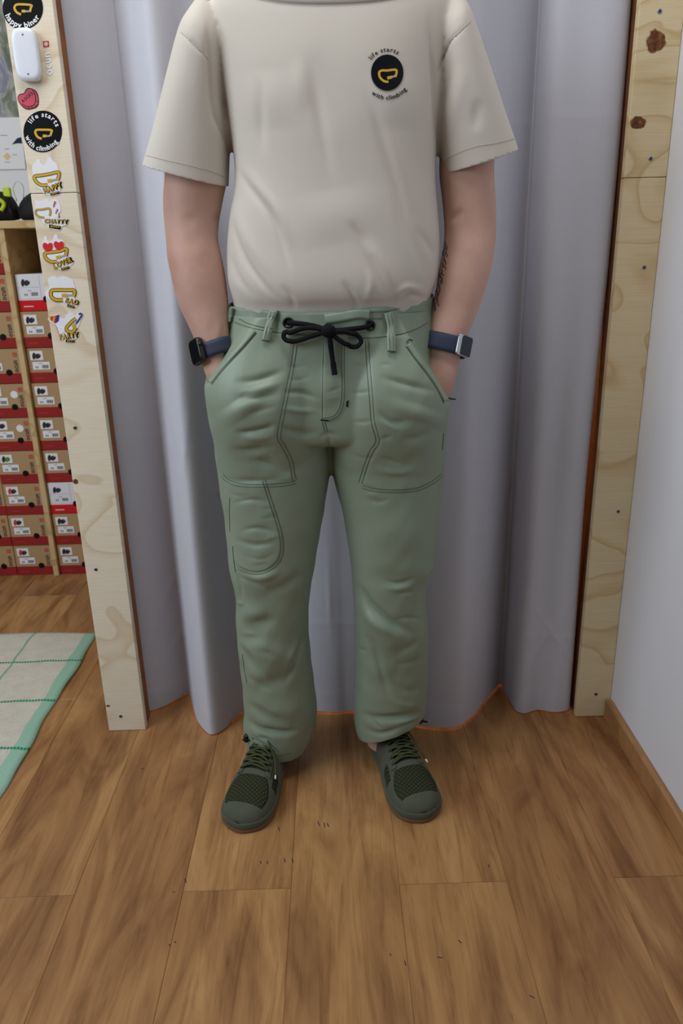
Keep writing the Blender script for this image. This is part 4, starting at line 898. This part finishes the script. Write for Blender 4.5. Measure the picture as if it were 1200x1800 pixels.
def strip(name, path, width, nw, mat, parent, lift, fmap=None, th=0.0015, n=None):
    """a band of cloth laid along a path on the garment"""
    P = spline(path, n or 8*len(path)) if len(path) > 2 else [np.array(path[0])+(np.array(path[1])-np.array(path[0]))*i/9 for i in range(10)]
    V = []; F = []; m = len(P); fmap = fmap or wmap
    for i in range(m):
        t_ = P[min(i+1, m-1)]-P[max(i-1, 0)]; t_ = t_/np.linalg.norm(t_); nn = np.array([-t_[1], t_[0]])
        lf = lift(i/(m-1)) if callable(lift) else lift
        for j in range(nw+1):
            q = P[i]+nn*width*(j/nw-0.5); V.append(fmap(q[0], q[1], lf+0.0006*math.sin(math.pi*j/nw)))
    for i in range(m-1):
        for j in range(nw): a = i*(nw+1)+j; F.append((a, a+1, a+nw+2, a+nw+1))
    o = mesh(name, V, F, mat, parent); bm = bmesh.new(); bm.from_mesh(o.data); bmesh.ops.recalc_face_normals(bm, faces=bm.faces)
    if sum(f.normal.y*f.calc_area() for f in bm.faces) > 0: bmesh.ops.reverse_faces(bm, faces=bm.faces)
    bm.to_mesh(o.data); bm.free(); solid(o, th, 1); return o
def stitch(path, fmap=None, lift=0.0003, rad=0.00042, gap=None, parent=None, closed=False):
    P = spline(path, 10*len(path)) if len(path) > 2 else [np.array(path[0], float)+(np.array(path[1], float)-np.array(path[0], float))*i/19 for i in range(20)]
    lines = [P]
    if gap: 
        Q = []
        for i in range(len(P)):
            t_ = P[min(i+1, len(P)-1)]-P[max(i-1, 0)]; t_ = t_/np.linalg.norm(t_); Q.append(P[i]+np.array([-t_[1], t_[0]])*gap)
        lines.append(Q)
    for L in lines:
        pts = [(fmap or tmap)(q[0], q[1], lift) for q in L]
        V, F = tubeVF(pts, rad, 4); mesh('stitching', V, F, 'dark_stitch', parent or trousers)
stitch([(516, 606), (511, 640), (503, 680), (493, 730), (487, 768), (495, 785), (508, 812), (513, 840), (518, 846)], gap=-6)
stitch([(648, 600), (650, 640), (655, 700), (658, 740), (666, 775), (655, 795), (645, 820), (636, 850)], gap=6)
stitch([(392, 834), (405, 845), (430, 851), (470, 851), (500, 849), (519, 845)], gap=5)
stitch([(637, 853), (660, 859), (700, 861), (735, 857), (760, 845), (775, 833)], gap=5)
stitch([(461, 845), (472, 880), (485, 920), (492, 950), (491, 975), (480, 992), (460, 1003), (440, 1003), (420, 995)], gap=-5.5)
stitch([(568, 605), (567, 660), (566, 740)]); stitch([(605, 606), (605, 650), (605, 690), (601, 718), (588, 735), (568, 740)], gap=4.5)
stitch([(566, 742), (570, 758)]); stitch([(571, 742), (575, 758)])
stitch([(412, 566), (440, 576), (470, 582), (510, 587), (560, 591)], wmap, 0.0006); stitch([(612, 594), (645, 594), (690, 590), (725, 581), (752, 567)], wmap, 0.0006); stitch([(640, 549), (680, 547), (715, 537), (750, 518)], wmap, 0.0006, 0.0004); stitch([(640, 560), (672, 560)], wmap, 0.0006, 0.0004)
stitch([(420, 560), (440, 570), (470, 577)], wmap, 0.0006)
stitch([(404, 875), (403, 905), (404, 935)]); stitch([(409, 960), (411, 985), (414, 1005)], rad=0.0008); stitch([(426, 1150), (430, 1180), (434, 1200)], rad=0.0007); stitch([(779, 762), (777, 790)], rad=0.0008)
# bar tacks
for a, b in (((563, 738), (577, 739)), ((609, 706), (611, 715)), ((612, 704), (609, 714))): tube('bar_tack', [tmap(*a, 0.0006), tmap((a[0]+b[0])/2, (a[1]+b[1])/2, 0.0008), tmap(*b, 0.0006)], 0.0011, 'black_cord', trousers, 6)
# fly flap edge and raised placket
strip('waist_tab', [(572, 561), (600, 557), (628, 552), (648, 553)], 16, 4, 'sage_twill', trousers, 0.0022, wmap, 0.002)
# belt loops with their stitching
for path, w in (([(483, 546), (479, 560), (472, 580), (467, 600)], 13), ([(680, 550), (684, 570), (687, 595), (688, 619)], 14)):
    lp = strip('belt_loop', path, w, 4, 'sage_twill', trousers, lambda t: 0.0035+0.004*math.sin(math.pi*t), wmap, 0.002)
    for off in (-3.2, 3.2): stitch([(u+off, v) for u, v in path], wmap, lambda_l := 0.0095, 0.0004, parent=lp)
    tube('bar_tack', [wmap(path[-1][0]-w/2, path[-1][1]-1, 0.0055), wmap(path[-1][0], path[-1][1], 0.006), wmap(path[-1][0]+w/2, path[-1][1]+1, 0.0055)], 0.0012, 'dark_stitch', lp, 6)
strip('belt_loop', [(411, 540), (409, 552), (406, 566)], 6, 2, 'sage_twill', trousers, 0.004, wmap, 0.002)
# pocket edges: doubled rim with two rows of stitching
for path, s_ in (([(442, 577), (420, 603), (400, 624), (380, 646), (364, 667)], 1), ([(722, 601), (740, 626), (760, 652), (777, 678), (788, 700)], -1)):
    ins = [(u+4*s_, v+4) for u, v in path]; o_ = strip('pocket_edge', ins, 9, 3, 'sage_twill', trousers, 0.0003, tmap, 0.0011, 40)
    stitch([(u+4.5*s_, v+4.5) for u, v in ins], tmap, 0.0004, 0.0005)
stitch([(714, 603), (718, 597), (724, 599)], tmap, 0.001, 0.0008)
tube('pocket_tag', [tmap(788, 700, 0.001), at(792, 701, 1.345), at(801, 702, 1.345)], [0.0012, 0.0014, 0.001], 'black_cord', trousers, 6)
tube('loose_thread', spline([at(391, 862, 1.40), at(387, 863, 1.40), at(383, 868, 1.40), at(381, 872, 1.40)], 10), 0.0004, 'dark_stitch', trousers, 4)
# drawstring
for u, v in ((506, 567), (650, 572)):
    c0 = wmap(u, v, 0.0012); t1 = (wmap(u+5, v, .0012)-wmap(u-5, v, .0012)).normalized(); t2 = (wmap(u, v-5, .0012)-wmap(u, v+5, .0012)).normalized(); nn = t1.cross(t2)
    if nn.y > 0: nn = -nn
    rr = [[c0+(t1*math.cos(a)+t2*math.sin(a))*r_+nn*d_ for a in [2*math.pi*k/20 for k in range(20)]] for r_, d_ in ((.0092, -.002), (.0092, .0012), (.0075, .0022), (.0058, .0012), (.0052, -.001), (.0005, -.001))]
    V_, F_ = loftVF(rr); mesh('eyelet', V_, F_, 'black_plastic', trousers)
def cord(pts, r_=0.0040, name='drawstring', n=None):
    P = spline([(u, v, l) for u, v, l in pts], n or 10*len(pts)); tube(name, [wmap(p[0], p[1], p[2]*0.001) for p in P], r_, 'black_cord', trousers, 8)
cord([(506, 567, 2), (520, 568, 5), (545, 571, 8), (572, 578, 9)]); cord([(650, 572, 2), (635, 576, 5), (608, 578, 8), (584, 580, 9)])
cord([(574, 580, 14), (548, 576, 13), (518, 581, 11), (502, 588, 10), (505, 597, 10), (520, 599, 11), (545, 592, 13), (572, 583, 14)])
cord([(582, 582, 14), (605, 580, 13), (625, 588, 11), (633, 599, 10), (626, 608, 10), (612, 607, 11), (595, 597, 13), (580, 585, 14)])
cord([(578, 585, 12), (581, 600, 9), (583, 620, 7), (585, 640, 6)]); cord([(580, 584, 15), (580, 602, 12), (583, 625, 8), (586, 643, 7)])
cord([(585, 636, 7), (586, 648, 6), (588, 658, 6)], 0.0047, 'drawstring_tip')
kn = wmap(578, 580, 0.012); V_, F_ = loftVF(densify([oring(kn+Vector((-rx, -.001, dz)), kn+Vector((rx, -.001, dz)), .009*rx/.012, n=18) for dz, rx in ((-.011, .003), (-.007, .010), (0, .0125), (.006, .011), (.011, .004))], 14)); mesh('bow_knot', V_, F_, 'black_cord', trousers)
# hem cord locks
for u, v, Y in ((433, 1297, 1.40), (739, 1264, 1.425)):
    c0 = at(u, v, Y); V_, F_ = loftVF(densify([ring((c0.x+dx, c0.y, c0.z+dz), r_, r_, n=14) for dz, r_, dx in ((-.010, .002, -.001), (-.008, .0055, -.001), (.001, .0065, 0), (.007, .0055, .001), (.010, .002, .001))], 14)); cl = mesh('cord_lock', V_, F_, 'black_plastic', trousers)
    tube('toggle_cord', spline([c0+Vector((-.008, -.004, -.002)), c0+Vector((.004, -.008, .0)), c0+Vector((.014, -.006, -.004))], 8), .0018, 'black_cord', cl, 6)
stitch([(436, 1300), (452, 1308), (470, 1320), (488, 1328), (512, 1324)], tmap, 0.0003, 0.0004)

# --- T-shirt
st = [(1.60, .060, .055, .062, .016), (1.56, .070, .062, .072, .016), (1.535, .086, .070, .08, .016), (1.513, .118, .080, .088, .017), (1.492, .160, .088, .095, .018), (1.472, .186, .095, .102, .018), (1.452, .199, .102, .106, .018), (1.42, .196, .110, .11, .018), (1.36, .183, .119, .115, .016), (1.29, .173, .122, .118, .016), (1.23, .1685, .122, .118, .0155), (1.19, .171, .123, .119, .014), (1.15, .178, .126, .12, .011), (1.10, .184, .130, .12, .009),
      (1.05, .184, .134, .12, .006), (1.022, .1775, .130, .118, .004), (1.004, .1735, .118, .114, .003), (.97, .168, .108, .108, .002), (.95, .15, .09, .09, .002)]
sp_ = [loftVF(densify([ring((cx, 1.41, z), rx, ryf, ryb, n=72, pw=2.45) for z, rx, ryf, ryb, cx in st], 90))]
def sleeve(o_px, i_px, ry):
    return loftVF(densify([oring(at(*a, 1.41), at(*b, 1.41), r_, 40, pw=2.2) for a, b, r_ in zip(o_px, i_px, ry)], 50))
sp_.append(sleeve([(352, -6), (333, 26), (317, 58), (295, 138), (273, 222), (253, 290), (249, 304)], [(408, 60), (404, 90), (402, 120), (400, 185), (403, 245), (401, 327), (400, 341)], (.05, .076, .085, .085, .080, .074, .074)))
sp_.append(sleeve([(800, -18), (817, 12), (829, 42), (857, 120), (884, 198), (907, 262), (911, 276)], [(752, 50), (757, 80), (762, 110), (764, 180), (768, 240), (777, 305), (778, 319)], (.05, .076, .085, .085, .080, .074, .074)))
sme = remesh(sp_, 0.0034, 7)
sbig = [([(580, 330), (600, 430)], 70, 3), ([(470, 120), (480, 230)], 45, 3), ([(690, 120), (690, 230)], 45, 3), ([(560, 60), (575, 250)], 30, -2)]
sf = [([(412, 290), (437, 327), (475, 377), (497, 433), (512, 493)], 6, -3.2), ([(425, 285), (450, 320), (490, 375), (515, 440)], 9, 2.2), ([(410, 380), (413, 405), (430, 453), (463, 500), (503, 543)], 5, -3.0), ([(408, 360), (440, 430), (480, 490)], 10, 2.0), ([(404, 440), (420, 490), (450, 525)], 6, -1.6),
      ([(455, 130), (458, 200), (462, 280)], 9, -2.0), ([(543, 90), (558, 180), (575, 270), (592, 330)], 11, -2.4), ([(520, 100), (535, 200)], 14, 1.6), ([(640, 140), (645, 165), (662, 215), (697, 332), (713, 396), (735, 450), (757, 510)], 9, -3.0), ([(665, 180), (700, 290), (725, 380)], 14, 2.0),
      ([(612, 385), (640, 425), (655, 445)], 8, -2.0), ([(625, 415), (650, 455), (672, 500), (686, 540)], 7, -2.6), ([(640, 410), (672, 462), (700, 520)], 9, 2.2), ([(600, 490), (618, 520), (634, 552)], 5, -2.6), ([(585, 500), (600, 545)], 7, 1.6), ([(665, 515), (680, 548)], 5, -2.0), ([(690, 525), (715, 505), (752, 515)], 6, 2.4), ([(695, 540), (720, 520), (752, 525)], 4, -2.4),
      ([(640, 540), (652, 500), (645, 470)], 6, 1.6), ([(470, 540), (460, 525), (440, 512)], 5, -1.6), ([(520, 548), (510, 520), (490, 500)], 5, -1.8), ([(545, 550), (540, 520)], 5, 1.2), ([(730, 400), (752, 430), (765, 460)], 7, -1.6), ([(745, 470), (757, 440), (762, 420)], 6, -1.6),
      # arm holes and shoulder seams
      ([(366, 20), (367, 100), (373, 187), (388, 230), (411, 283)], 5, -4.0), ([(754, 19), (757, 95), (763, 160), (767, 230), (773, 300)], 5, -4.0), ([(317, 56), (340, 78), (366, 104)], 2.6, -2.2), ([(828, 36), (806, 58), (789, 76), (772, 120), (762, 158)], 2.6, -2.2),
      ([(400, 15), (385, 50)], 10, -1.6), ([(430, 20), (420, 60)], 10, 1.6), ([(345, 165), (365, 200), (372, 215)], 5, -1.5), ([(330, 150), (350, 180)], 6, 1.2), ([(350, 225), (370, 233)], 3, -1.0), ([(840, 170), (835, 235)], 10, -2.0), ([(815, 110), (800, 190), (790, 250)], 12, 1.6), ([(795, 100), (785, 160), (780, 200)], 7, -1.6), ([(770, 200), (795, 185)], 4, -1.0), ([(700, 20), (707, 70)], 12, -1.4), ([(725, 60), (745, 100)], 14, 2.0)]
fold(sme, sbig); fold(sme, [(p_, w_, a_*1.5) for p_, w_, a_ in sf if plen(p_) > 58 or w_ < 3])
aL, bL = at(253, 289, 1.41), at(404, 328, 1.41); nl = (bL-aL).cross(Vector((0, 1, 0.10))); nl = nl if nl.z < 0 else -nl
cut(sme, aL, nl.normalized(), lambda c_: c_.x < -0.1645 and c_.z < 1.30 and c_.z > 1.175)
aR, bR = at(907, 262, 1.41), at(775, 305, 1.41); nr = (bR-aR).cross(Vector((0, 1, 0.10))); nr = nr if nr.z < 0 else -nr
cut(sme, aR, nr.normalized(), lambda c_: c_.x > 0.1895 and c_.z < 1.30 and c_.z > 1.175)
preb = bvh_of(sme)
NECK = lambda y: 1.550+0.92*(y-1.405)
def neck_cut(me):
    bm = bmesh.new(); bm.from_mesh(me)
    n_ = Vector((0, -0.92, 1)).normalized(); c_ = Vector((0.016, 1.405, 1.550))
    bmesh.ops.bisect_plane(bm, geom=bm.verts[:]+bm.edges[:]+bm.faces[:], plane_co=c_, plane_no=n_, dist=1e-6)
    kill = [f for f in bm.faces if (f.calc_center_median()-c_).dot(n_) > 0]
    bmesh.ops.delete(bm, geom=kill, context='FACES'); bm.to_mesh(me); bm.free(); me.update()
neck_cut(sme)
shirt = mobj('t_shirt', sme, 'shirt_cotton', person); solid(shirt, 0.0018, -1); shirt['label'] = 'beige cotton T-shirt with a small black chest emblem, tucked in'
sb = bvh_of(sme)
def smap(u, v, lift): return hit(sb, u, v, lift, 1.30)
def sst(path, rad=0.00045, gap=None):
    pts = [smap(q[0], q[1], 0.0002) for q in spline(path, 10*len(path))]; tube('sleeve_seam', pts, rad, 'seam_thread', shirt, 4)
plain('seam_thread', srgb(186, 176, 160), 0.9, 0.1)
sst([(257, 273), (290, 281), (330, 290), (370, 301), (396, 311)]); sst([(903, 244), (870, 252), (835, 258), (800, 271), (781, 284)])
sst([(318, 56), (341, 78), (366, 104)]); sst([(827, 37), (806, 58), (789, 76), (773, 118)])
# collar rib round the neck opening
V_ = []; F_ = []
for j in range(6):
    for k in range(80):
        a = 2*math.pi*k/80; d = Vector((math.cos(a), math.sin(a), 0)); z = 1.53
        for _ in range(14):
            h_, _n, _i, _d = preb.ray_cast(Vector((0.016, 1.405, z)), d)
            z = 0.5*z+0.5*((NECK(h_.y) if h_ else 1.5)+0.002-0.0046*j)
        V_.append((h_ if h_ else Vector((0.016, 1.405, z))+d*0.09)+d*(0.0012+0.0012*math.sin(math.pi*j/5)))
for j in range(5):
    for k in range(80): F_.append((j*80+k, j*80+(k+1) % 80, (j+1)*80+(k+1) % 80, (j+1)*80+k))
col_ = mesh('collar', V_, F_, 'shirt_cotton', shirt); solid(col_, 0.0025, 0)
# chest emblem
put('emblem_disc', disc2(680, 128, 28.3, 31.8, 0, 48, 8), smap, 0.0012, 'sticker_black', shirt)
plain('ink_black', srgb(22, 22, 26), 0.8, 0.1)
put('emblem_lettering', arctext2('life starts', 680, 128, 34, 37, 100, 11.0, True, 0.02, 0.05), smap, 0.0010, 'ink_black', shirt)
put('emblem_lettering', arctext2('with climbing', 680, 128, 44, 47.5, 277, 11.0, False, 0.02, 0.05), smap, 0.0010, 'ink_black', shirt)
car = [(682, 144.5), (674, 143), (667, 136), (666, 127.5), (671, 124.5), (680, 124.5), (694, 123), (696, 128), (694, 136)]
put('emblem_carabiner', ribbon2(car, 4.0, n=44), smap, 0.0016, 'sticker_yellow', shirt)
put('emblem_gate', ribbon2([(680, 138), (688, 136)], 5.2), smap, 0.0017, 'sticker_yellow', shirt); put('emblem_gate', ribbon2([(688, 136), (694, 134)], 3.4), smap, 0.0016, 'sticker_silver', shirt)

# --- tattoo script along the inner forearm
bb_ = bvh_of(bme)
tat = []; rr_ = random.Random(3)
for k in range(30):
    v = 424+k*4.0; u = 783-(k*0.62)+rr_.uniform(-1.5, 4.5); tat.append(ribbon2([(u, v), (u+rr_.uniform(-3, 4), v+rr_.uniform(2, 6)), (u+rr_.uniform(-2, 3), v+rr_.uniform(5, 11))], rr_.uniform(0.8, 1.7)))
put('tattoo', join(tat), lambda u, v, l: hit(bb_, u, v, l, 1.38), 0.0004, 'tattoo_ink', body)

# --- watches
def wrist_ring(rowsA, rowsB, k, w, th, n=48):
    """strap round the wrist: two arm sections and their thickness"""
    pass
def arm_frame(u0, v0, u1, v1, Y0, Y1): 
    a, b = at(u0, v0, Y0), at(u1, v1, Y1); return a, (b-a).normalized()
def strap(name, c0, ax, side, rx, ry, w, th, mat, parent):
    f = ax.cross(side).normalized(); s2 = f.cross(ax).normalized(); rr = []
    for dz, e in ((-w/2, 0), (-w/2, th), (-w*.25, th*1.15), (w*.25, th*1.15), (w/2, th), (w/2, 0)):
        rr.append([c0+ax*dz+s2*math.cos(a)*(rx+e)+f*math.sin(a)*(ry+e) for a in [2*math.pi*k/56 for k in range(56)]])
    rr.append(rr[0]); V, F = loftVF(rr, False, False); return mesh(name, V, F, mat, parent)
def plate(name, c0, nrm, up, w, h, d, mat, parent, pw=4.5, dome=0.0):
    nrm = Vector(nrm).normalized(); up = (Vector(up)-nrm*Vector(up).dot(nrm)).normalized(); rt = up.cross(nrm); rr = []
    for dd, k in ((0, .9), (d*.12, .97), (d*.3, 1), (d*.75, 1), (d*.92, .97), (d, .90), (d+dome, .6), (d+dome*1.2, .02)):
        rr.append([c0+nrm*dd+rt*(math.copysign(abs(math.cos(a))**(2/pw), math.cos(a))*w/2*k)+up*(math.copysign(abs(math.sin(a))**(2/pw), math.sin(a))*h/2*k) for a in [2*math.pi*q/48 for q in range(48)]])
    V, F = loftVF(rr); return mesh(name, V, F, mat, parent)
c0, ax = arm_frame(371, 590, 389, 640, 1.367, 1.355); c0 = at(378, 615, 1.361)
w1 = empty('smartwatch', c0); setpar(w1, person); w1['label'] = 'black smartwatch on a dark navy strap'
strap('watch_strap', c0, ax, Vector((1, 0, 0)), .0305, .0285, .026, .0028, 'navy_strap', w1)
nrm = Vector((-0.80, -0.60, 0.05)); cc = c0+Vector((-.0235, -.0175, 0)); cs = plate('watch_case', cc, nrm, -ax, .038, .045, .011, 'black_plastic', w1)
plate('watch_screen', cc+nrm.normalized()*.0108, nrm, -ax, .034, .041, .0008, 'watch_glass', cs, 5)
rt_ = (-ax).cross(nrm.normalized()); V_, F_ = tubeVF([cc+nrm*.006-ax*.008+rt_*.018, cc+nrm*.006-ax*.008+rt_*.0215], .0035, 14); mesh('crown', V_, F_, 'black_plastic', cs)
c0 = at(781, 606, 1.363); ax = (at(772, 640, 1.357)-at(790, 570, 1.373)).normalized()
w2 = empty('wrist_band', c0); setpar(w2, person); w2['label'] = 'navy strap fitness band with polished steel plate'
strap('band_strap', c0, ax, Vector((1, 0, 0)), .0375, .0300, .030, .0030, 'navy_strap', w2)
nrm = Vector((0.62, -0.78, 0.10)); cc = c0+Vector((.0275, -.0215, 0)); pl_ = plate('band_plate', cc, nrm, -ax, .034, .036, .006, 'polished_steel', w2, 9)
rt_ = (-ax).cross(nrm.normalized()).normalized(); sgn = 1 if rt_.x > 0 else -1
plate('band_screen', cc+nrm.normalized()*.0061+rt_*sgn*.0045, nrm, -ax, .025, .034, .0012, 'navy_screen', pl_, 9)

# --- shoes
LEN = 0.283
def interp(tab, t):
    for (a, b), (c, d) in zip(tab[:-1], tab[1:]):
        if t <= c: 
            f = (t-a)/(c-a); f = f*f*(3-2*f)*0.5+f*0.5; return b+(d-b)*f
    return tab[-1][1]
HW = [(0, .004), (.015, .018), (.05, .0275), (.10, .032), (.25, .0345), (.42, .0375), (.58, .0455), (.70, .0510), (.80, .0515), (.88, .0475), (.94, .0385), (.975, .026), (1.0, .005)]
HT = [(0, .060), (.04, .085), (.12, .098), (.28, .103), (.40, .096), (.50, .084), (.60, .073), (.70, .064), (.80, .0565), (.88, .051), (.94, .045), (.975, .037), (1.0, .026)]
def shoe(heel, toe, med, label):
    heel, toe = Vector(heel), Vector(toe); fy = (toe-heel).normalized(); fx = Vector((fy.y, -fy.x, 0)); root = empty('shoe', heel); setpar(root, person); root['label'] = label
    bend = lambda t: med*0.010*(t-0.35)
    def P(t, a, off=0.0):
        hw, ht = interp(HW, t)+off*0.9, interp(HT, t)+off; ca, sa = math.cos(a), math.sin(a); zb = .013
        x = math.copysign(abs(ca)**0.78, ca)*hw; z = zb+(ht-zb)*abs(sa)**0.72
        # upper leans in towards the top
        yy = t*LEN+off*(1 if t > .9 else 0)
        return heel+fx*(bend(t)+x)+fy*yy+Vector((0, 0, z))
    TS = [i/70 for i in range(71)]; AS = [math.pi*j/40 for j in range(41)]
    V, F = loftVF([[P(t, a) for a in AS] for t in TS], closed=False); up_ = mesh('upper', V, F, 'shoe_suede', root); solid(up_, .0015, -1)
    def panel(name, t0, t1, a0, a1, off, mat, par=up_, nt=18, na=16, shape=None):
        rings = []
        for i in range(nt+1):
            t = t0+(t1-t0)*i/nt; f = i/nt; A0, A1 = (shape(f) if shape else (a0, a1))
            rings.append([P(t, R(A0+(A1-A0)*j/na), off) for j in range(na+1)])
        V, F = loftVF(rings, closed=False); o = mesh(name, V, F, mat, par); solid(o, .001, 0); return o
    panel('toe_mesh', .665, .895, 0, 0, .0012, 'shoe_knit', shape=lambda f: (62-26*math.sin(math.pi*min(1, f*0.62+.05))+0, 118+26*math.sin(math.pi*min(1, f*0.62+.05))))
    for s0, s1 in ((12, 40), (140, 168)): panel('side_mesh', .56, .70, s0, s1, .0011, 'shoe_knit', na=8, nt=8)
    tg = panel('tongue', .30, .62, 66, 114, .0022, 'shoe_knit', na=10)
    for s0, s1 in ((50, 66), (114, 130)): panel('eyestay', .30, .655, s0, s1, .0032, 'shoe_suede', na=6)
    panel('heel_counter', .0, .22, 8, 172, .0014, 'shoe_suede')
    # sole: gum outsole under a darker midsole edge
    def foot(t, sgn_, e): return heel+fx*(bend(t)+sgn_*(interp(HW, t)+e))+fy*(t*LEN)
    def outline(e): 
        ts = [0.0]+[.02+.96*i/44 for i in range(45)]+[1.0]
        L = [foot(t, -1, e) for t in ts]; Rr = [foot(t, 1, e) for t in reversed(ts)]
        pts = L+Rr; cc_ = [fy*((-e) if i in (0, len(pts)-1) else (e if i in (len(ts)-1, len(ts)) else 0)) for i in range(len(pts))]
        return [p+q for p, q in zip(pts, cc_)]
    rr = [[p+Vector((0, 0, z)) for p in outline(e)] for e, z in ((-.004, 0), (0.0005, .001), (.0022, .004), (.0024, .0105), (.0012, .0125), (-.004, .0130))]
    V, F = loftVF(rr); mesh('outsole', V, F, 'gum_rubber', root)
    rr = [[p+Vector((0, 0, z)) for p in outline(e)] for e, z in ((.0015, .0115), (.0026, .0135), (.0020, .022), (.0005, .0245))]
    V, F = loftVF(rr, False, False); rd = mesh('rand', V, F, 'shoe_suede', root); solid(rd, .0015, -1)
    # laces
    rows_ = [.345, .40, .455, .51, .565, .615]
    for i, t in enumerate(rows_):
        pts = [P(t+.006*math.sin(k*1.2), R(57+66*k/9), .0052+.0035*math.sin(math.pi*k/9)) for k in range(10)]; tube('lace', pts, .0030, 'lace_green', root, 7, 0.6)
        if i < len(rows_)-1:
            for s_ in (0, 1):
                t2 = rows_[i+1]; pts = [P(t+(t2-t)*k/9, R((60+60*k/9) if s_ else (120-60*k/9)), .0058+.004*math.sin(math.pi*k/9)+s_*.001) for k in range(10)]; tube('lace', pts, .0027, 'lace_green', root, 7, 0.6)
    kn_ = P(.355, R(90), .012)
    for sd, (la, lb) in ((-1, (.026, .012)), (1, (.022, .016))):
        b = kn_; e = b+fx*sd*la+fy*.020+Vector((0, 0, -.004)); tube('lace_bow', spline([b, b+fx*sd*la*.6+fy*.002+Vector((0, 0, .010)), e, b+fx*sd*la*.45+fy*.022+Vector((0, 0, .0)), b], 26), .0024, 'lace_green', root, 6)
    V, F = loftVF(densify([ring((kn_.x, kn_.y, kn_.z+dz), r_, r_, n=12) for dz, r_ in ((-.006, .002), (-.003, .006), (.003, .006), (.006, .002))], 10)); mesh('lace_knot', V, F, 'lace_green', root)
    tail = spline([kn_, kn_-fx*.016+fy*.028+Vector((0, 0, .003)), P(.52, R(128), .010), P(.64, R(142), .009)], 24)
    tube('lace_tail', tail[:22], .0021, 'lace_green', root, 6); tube('aglet', tail[21:], .0019, 'aglet_white', root, 6)
    return root, P
sL, PL = shoe((-0.138, 1.500, 0), (-0.216, 1.230, 0), -1, 'dark green barefoot shoe under the cargo pocket leg')
sR, PR = shoe((0.086, 1.512, 0), (0.167, 1.244, 0), 1, 'dark green barefoot shoe partly tucked under the darker trouser leg')
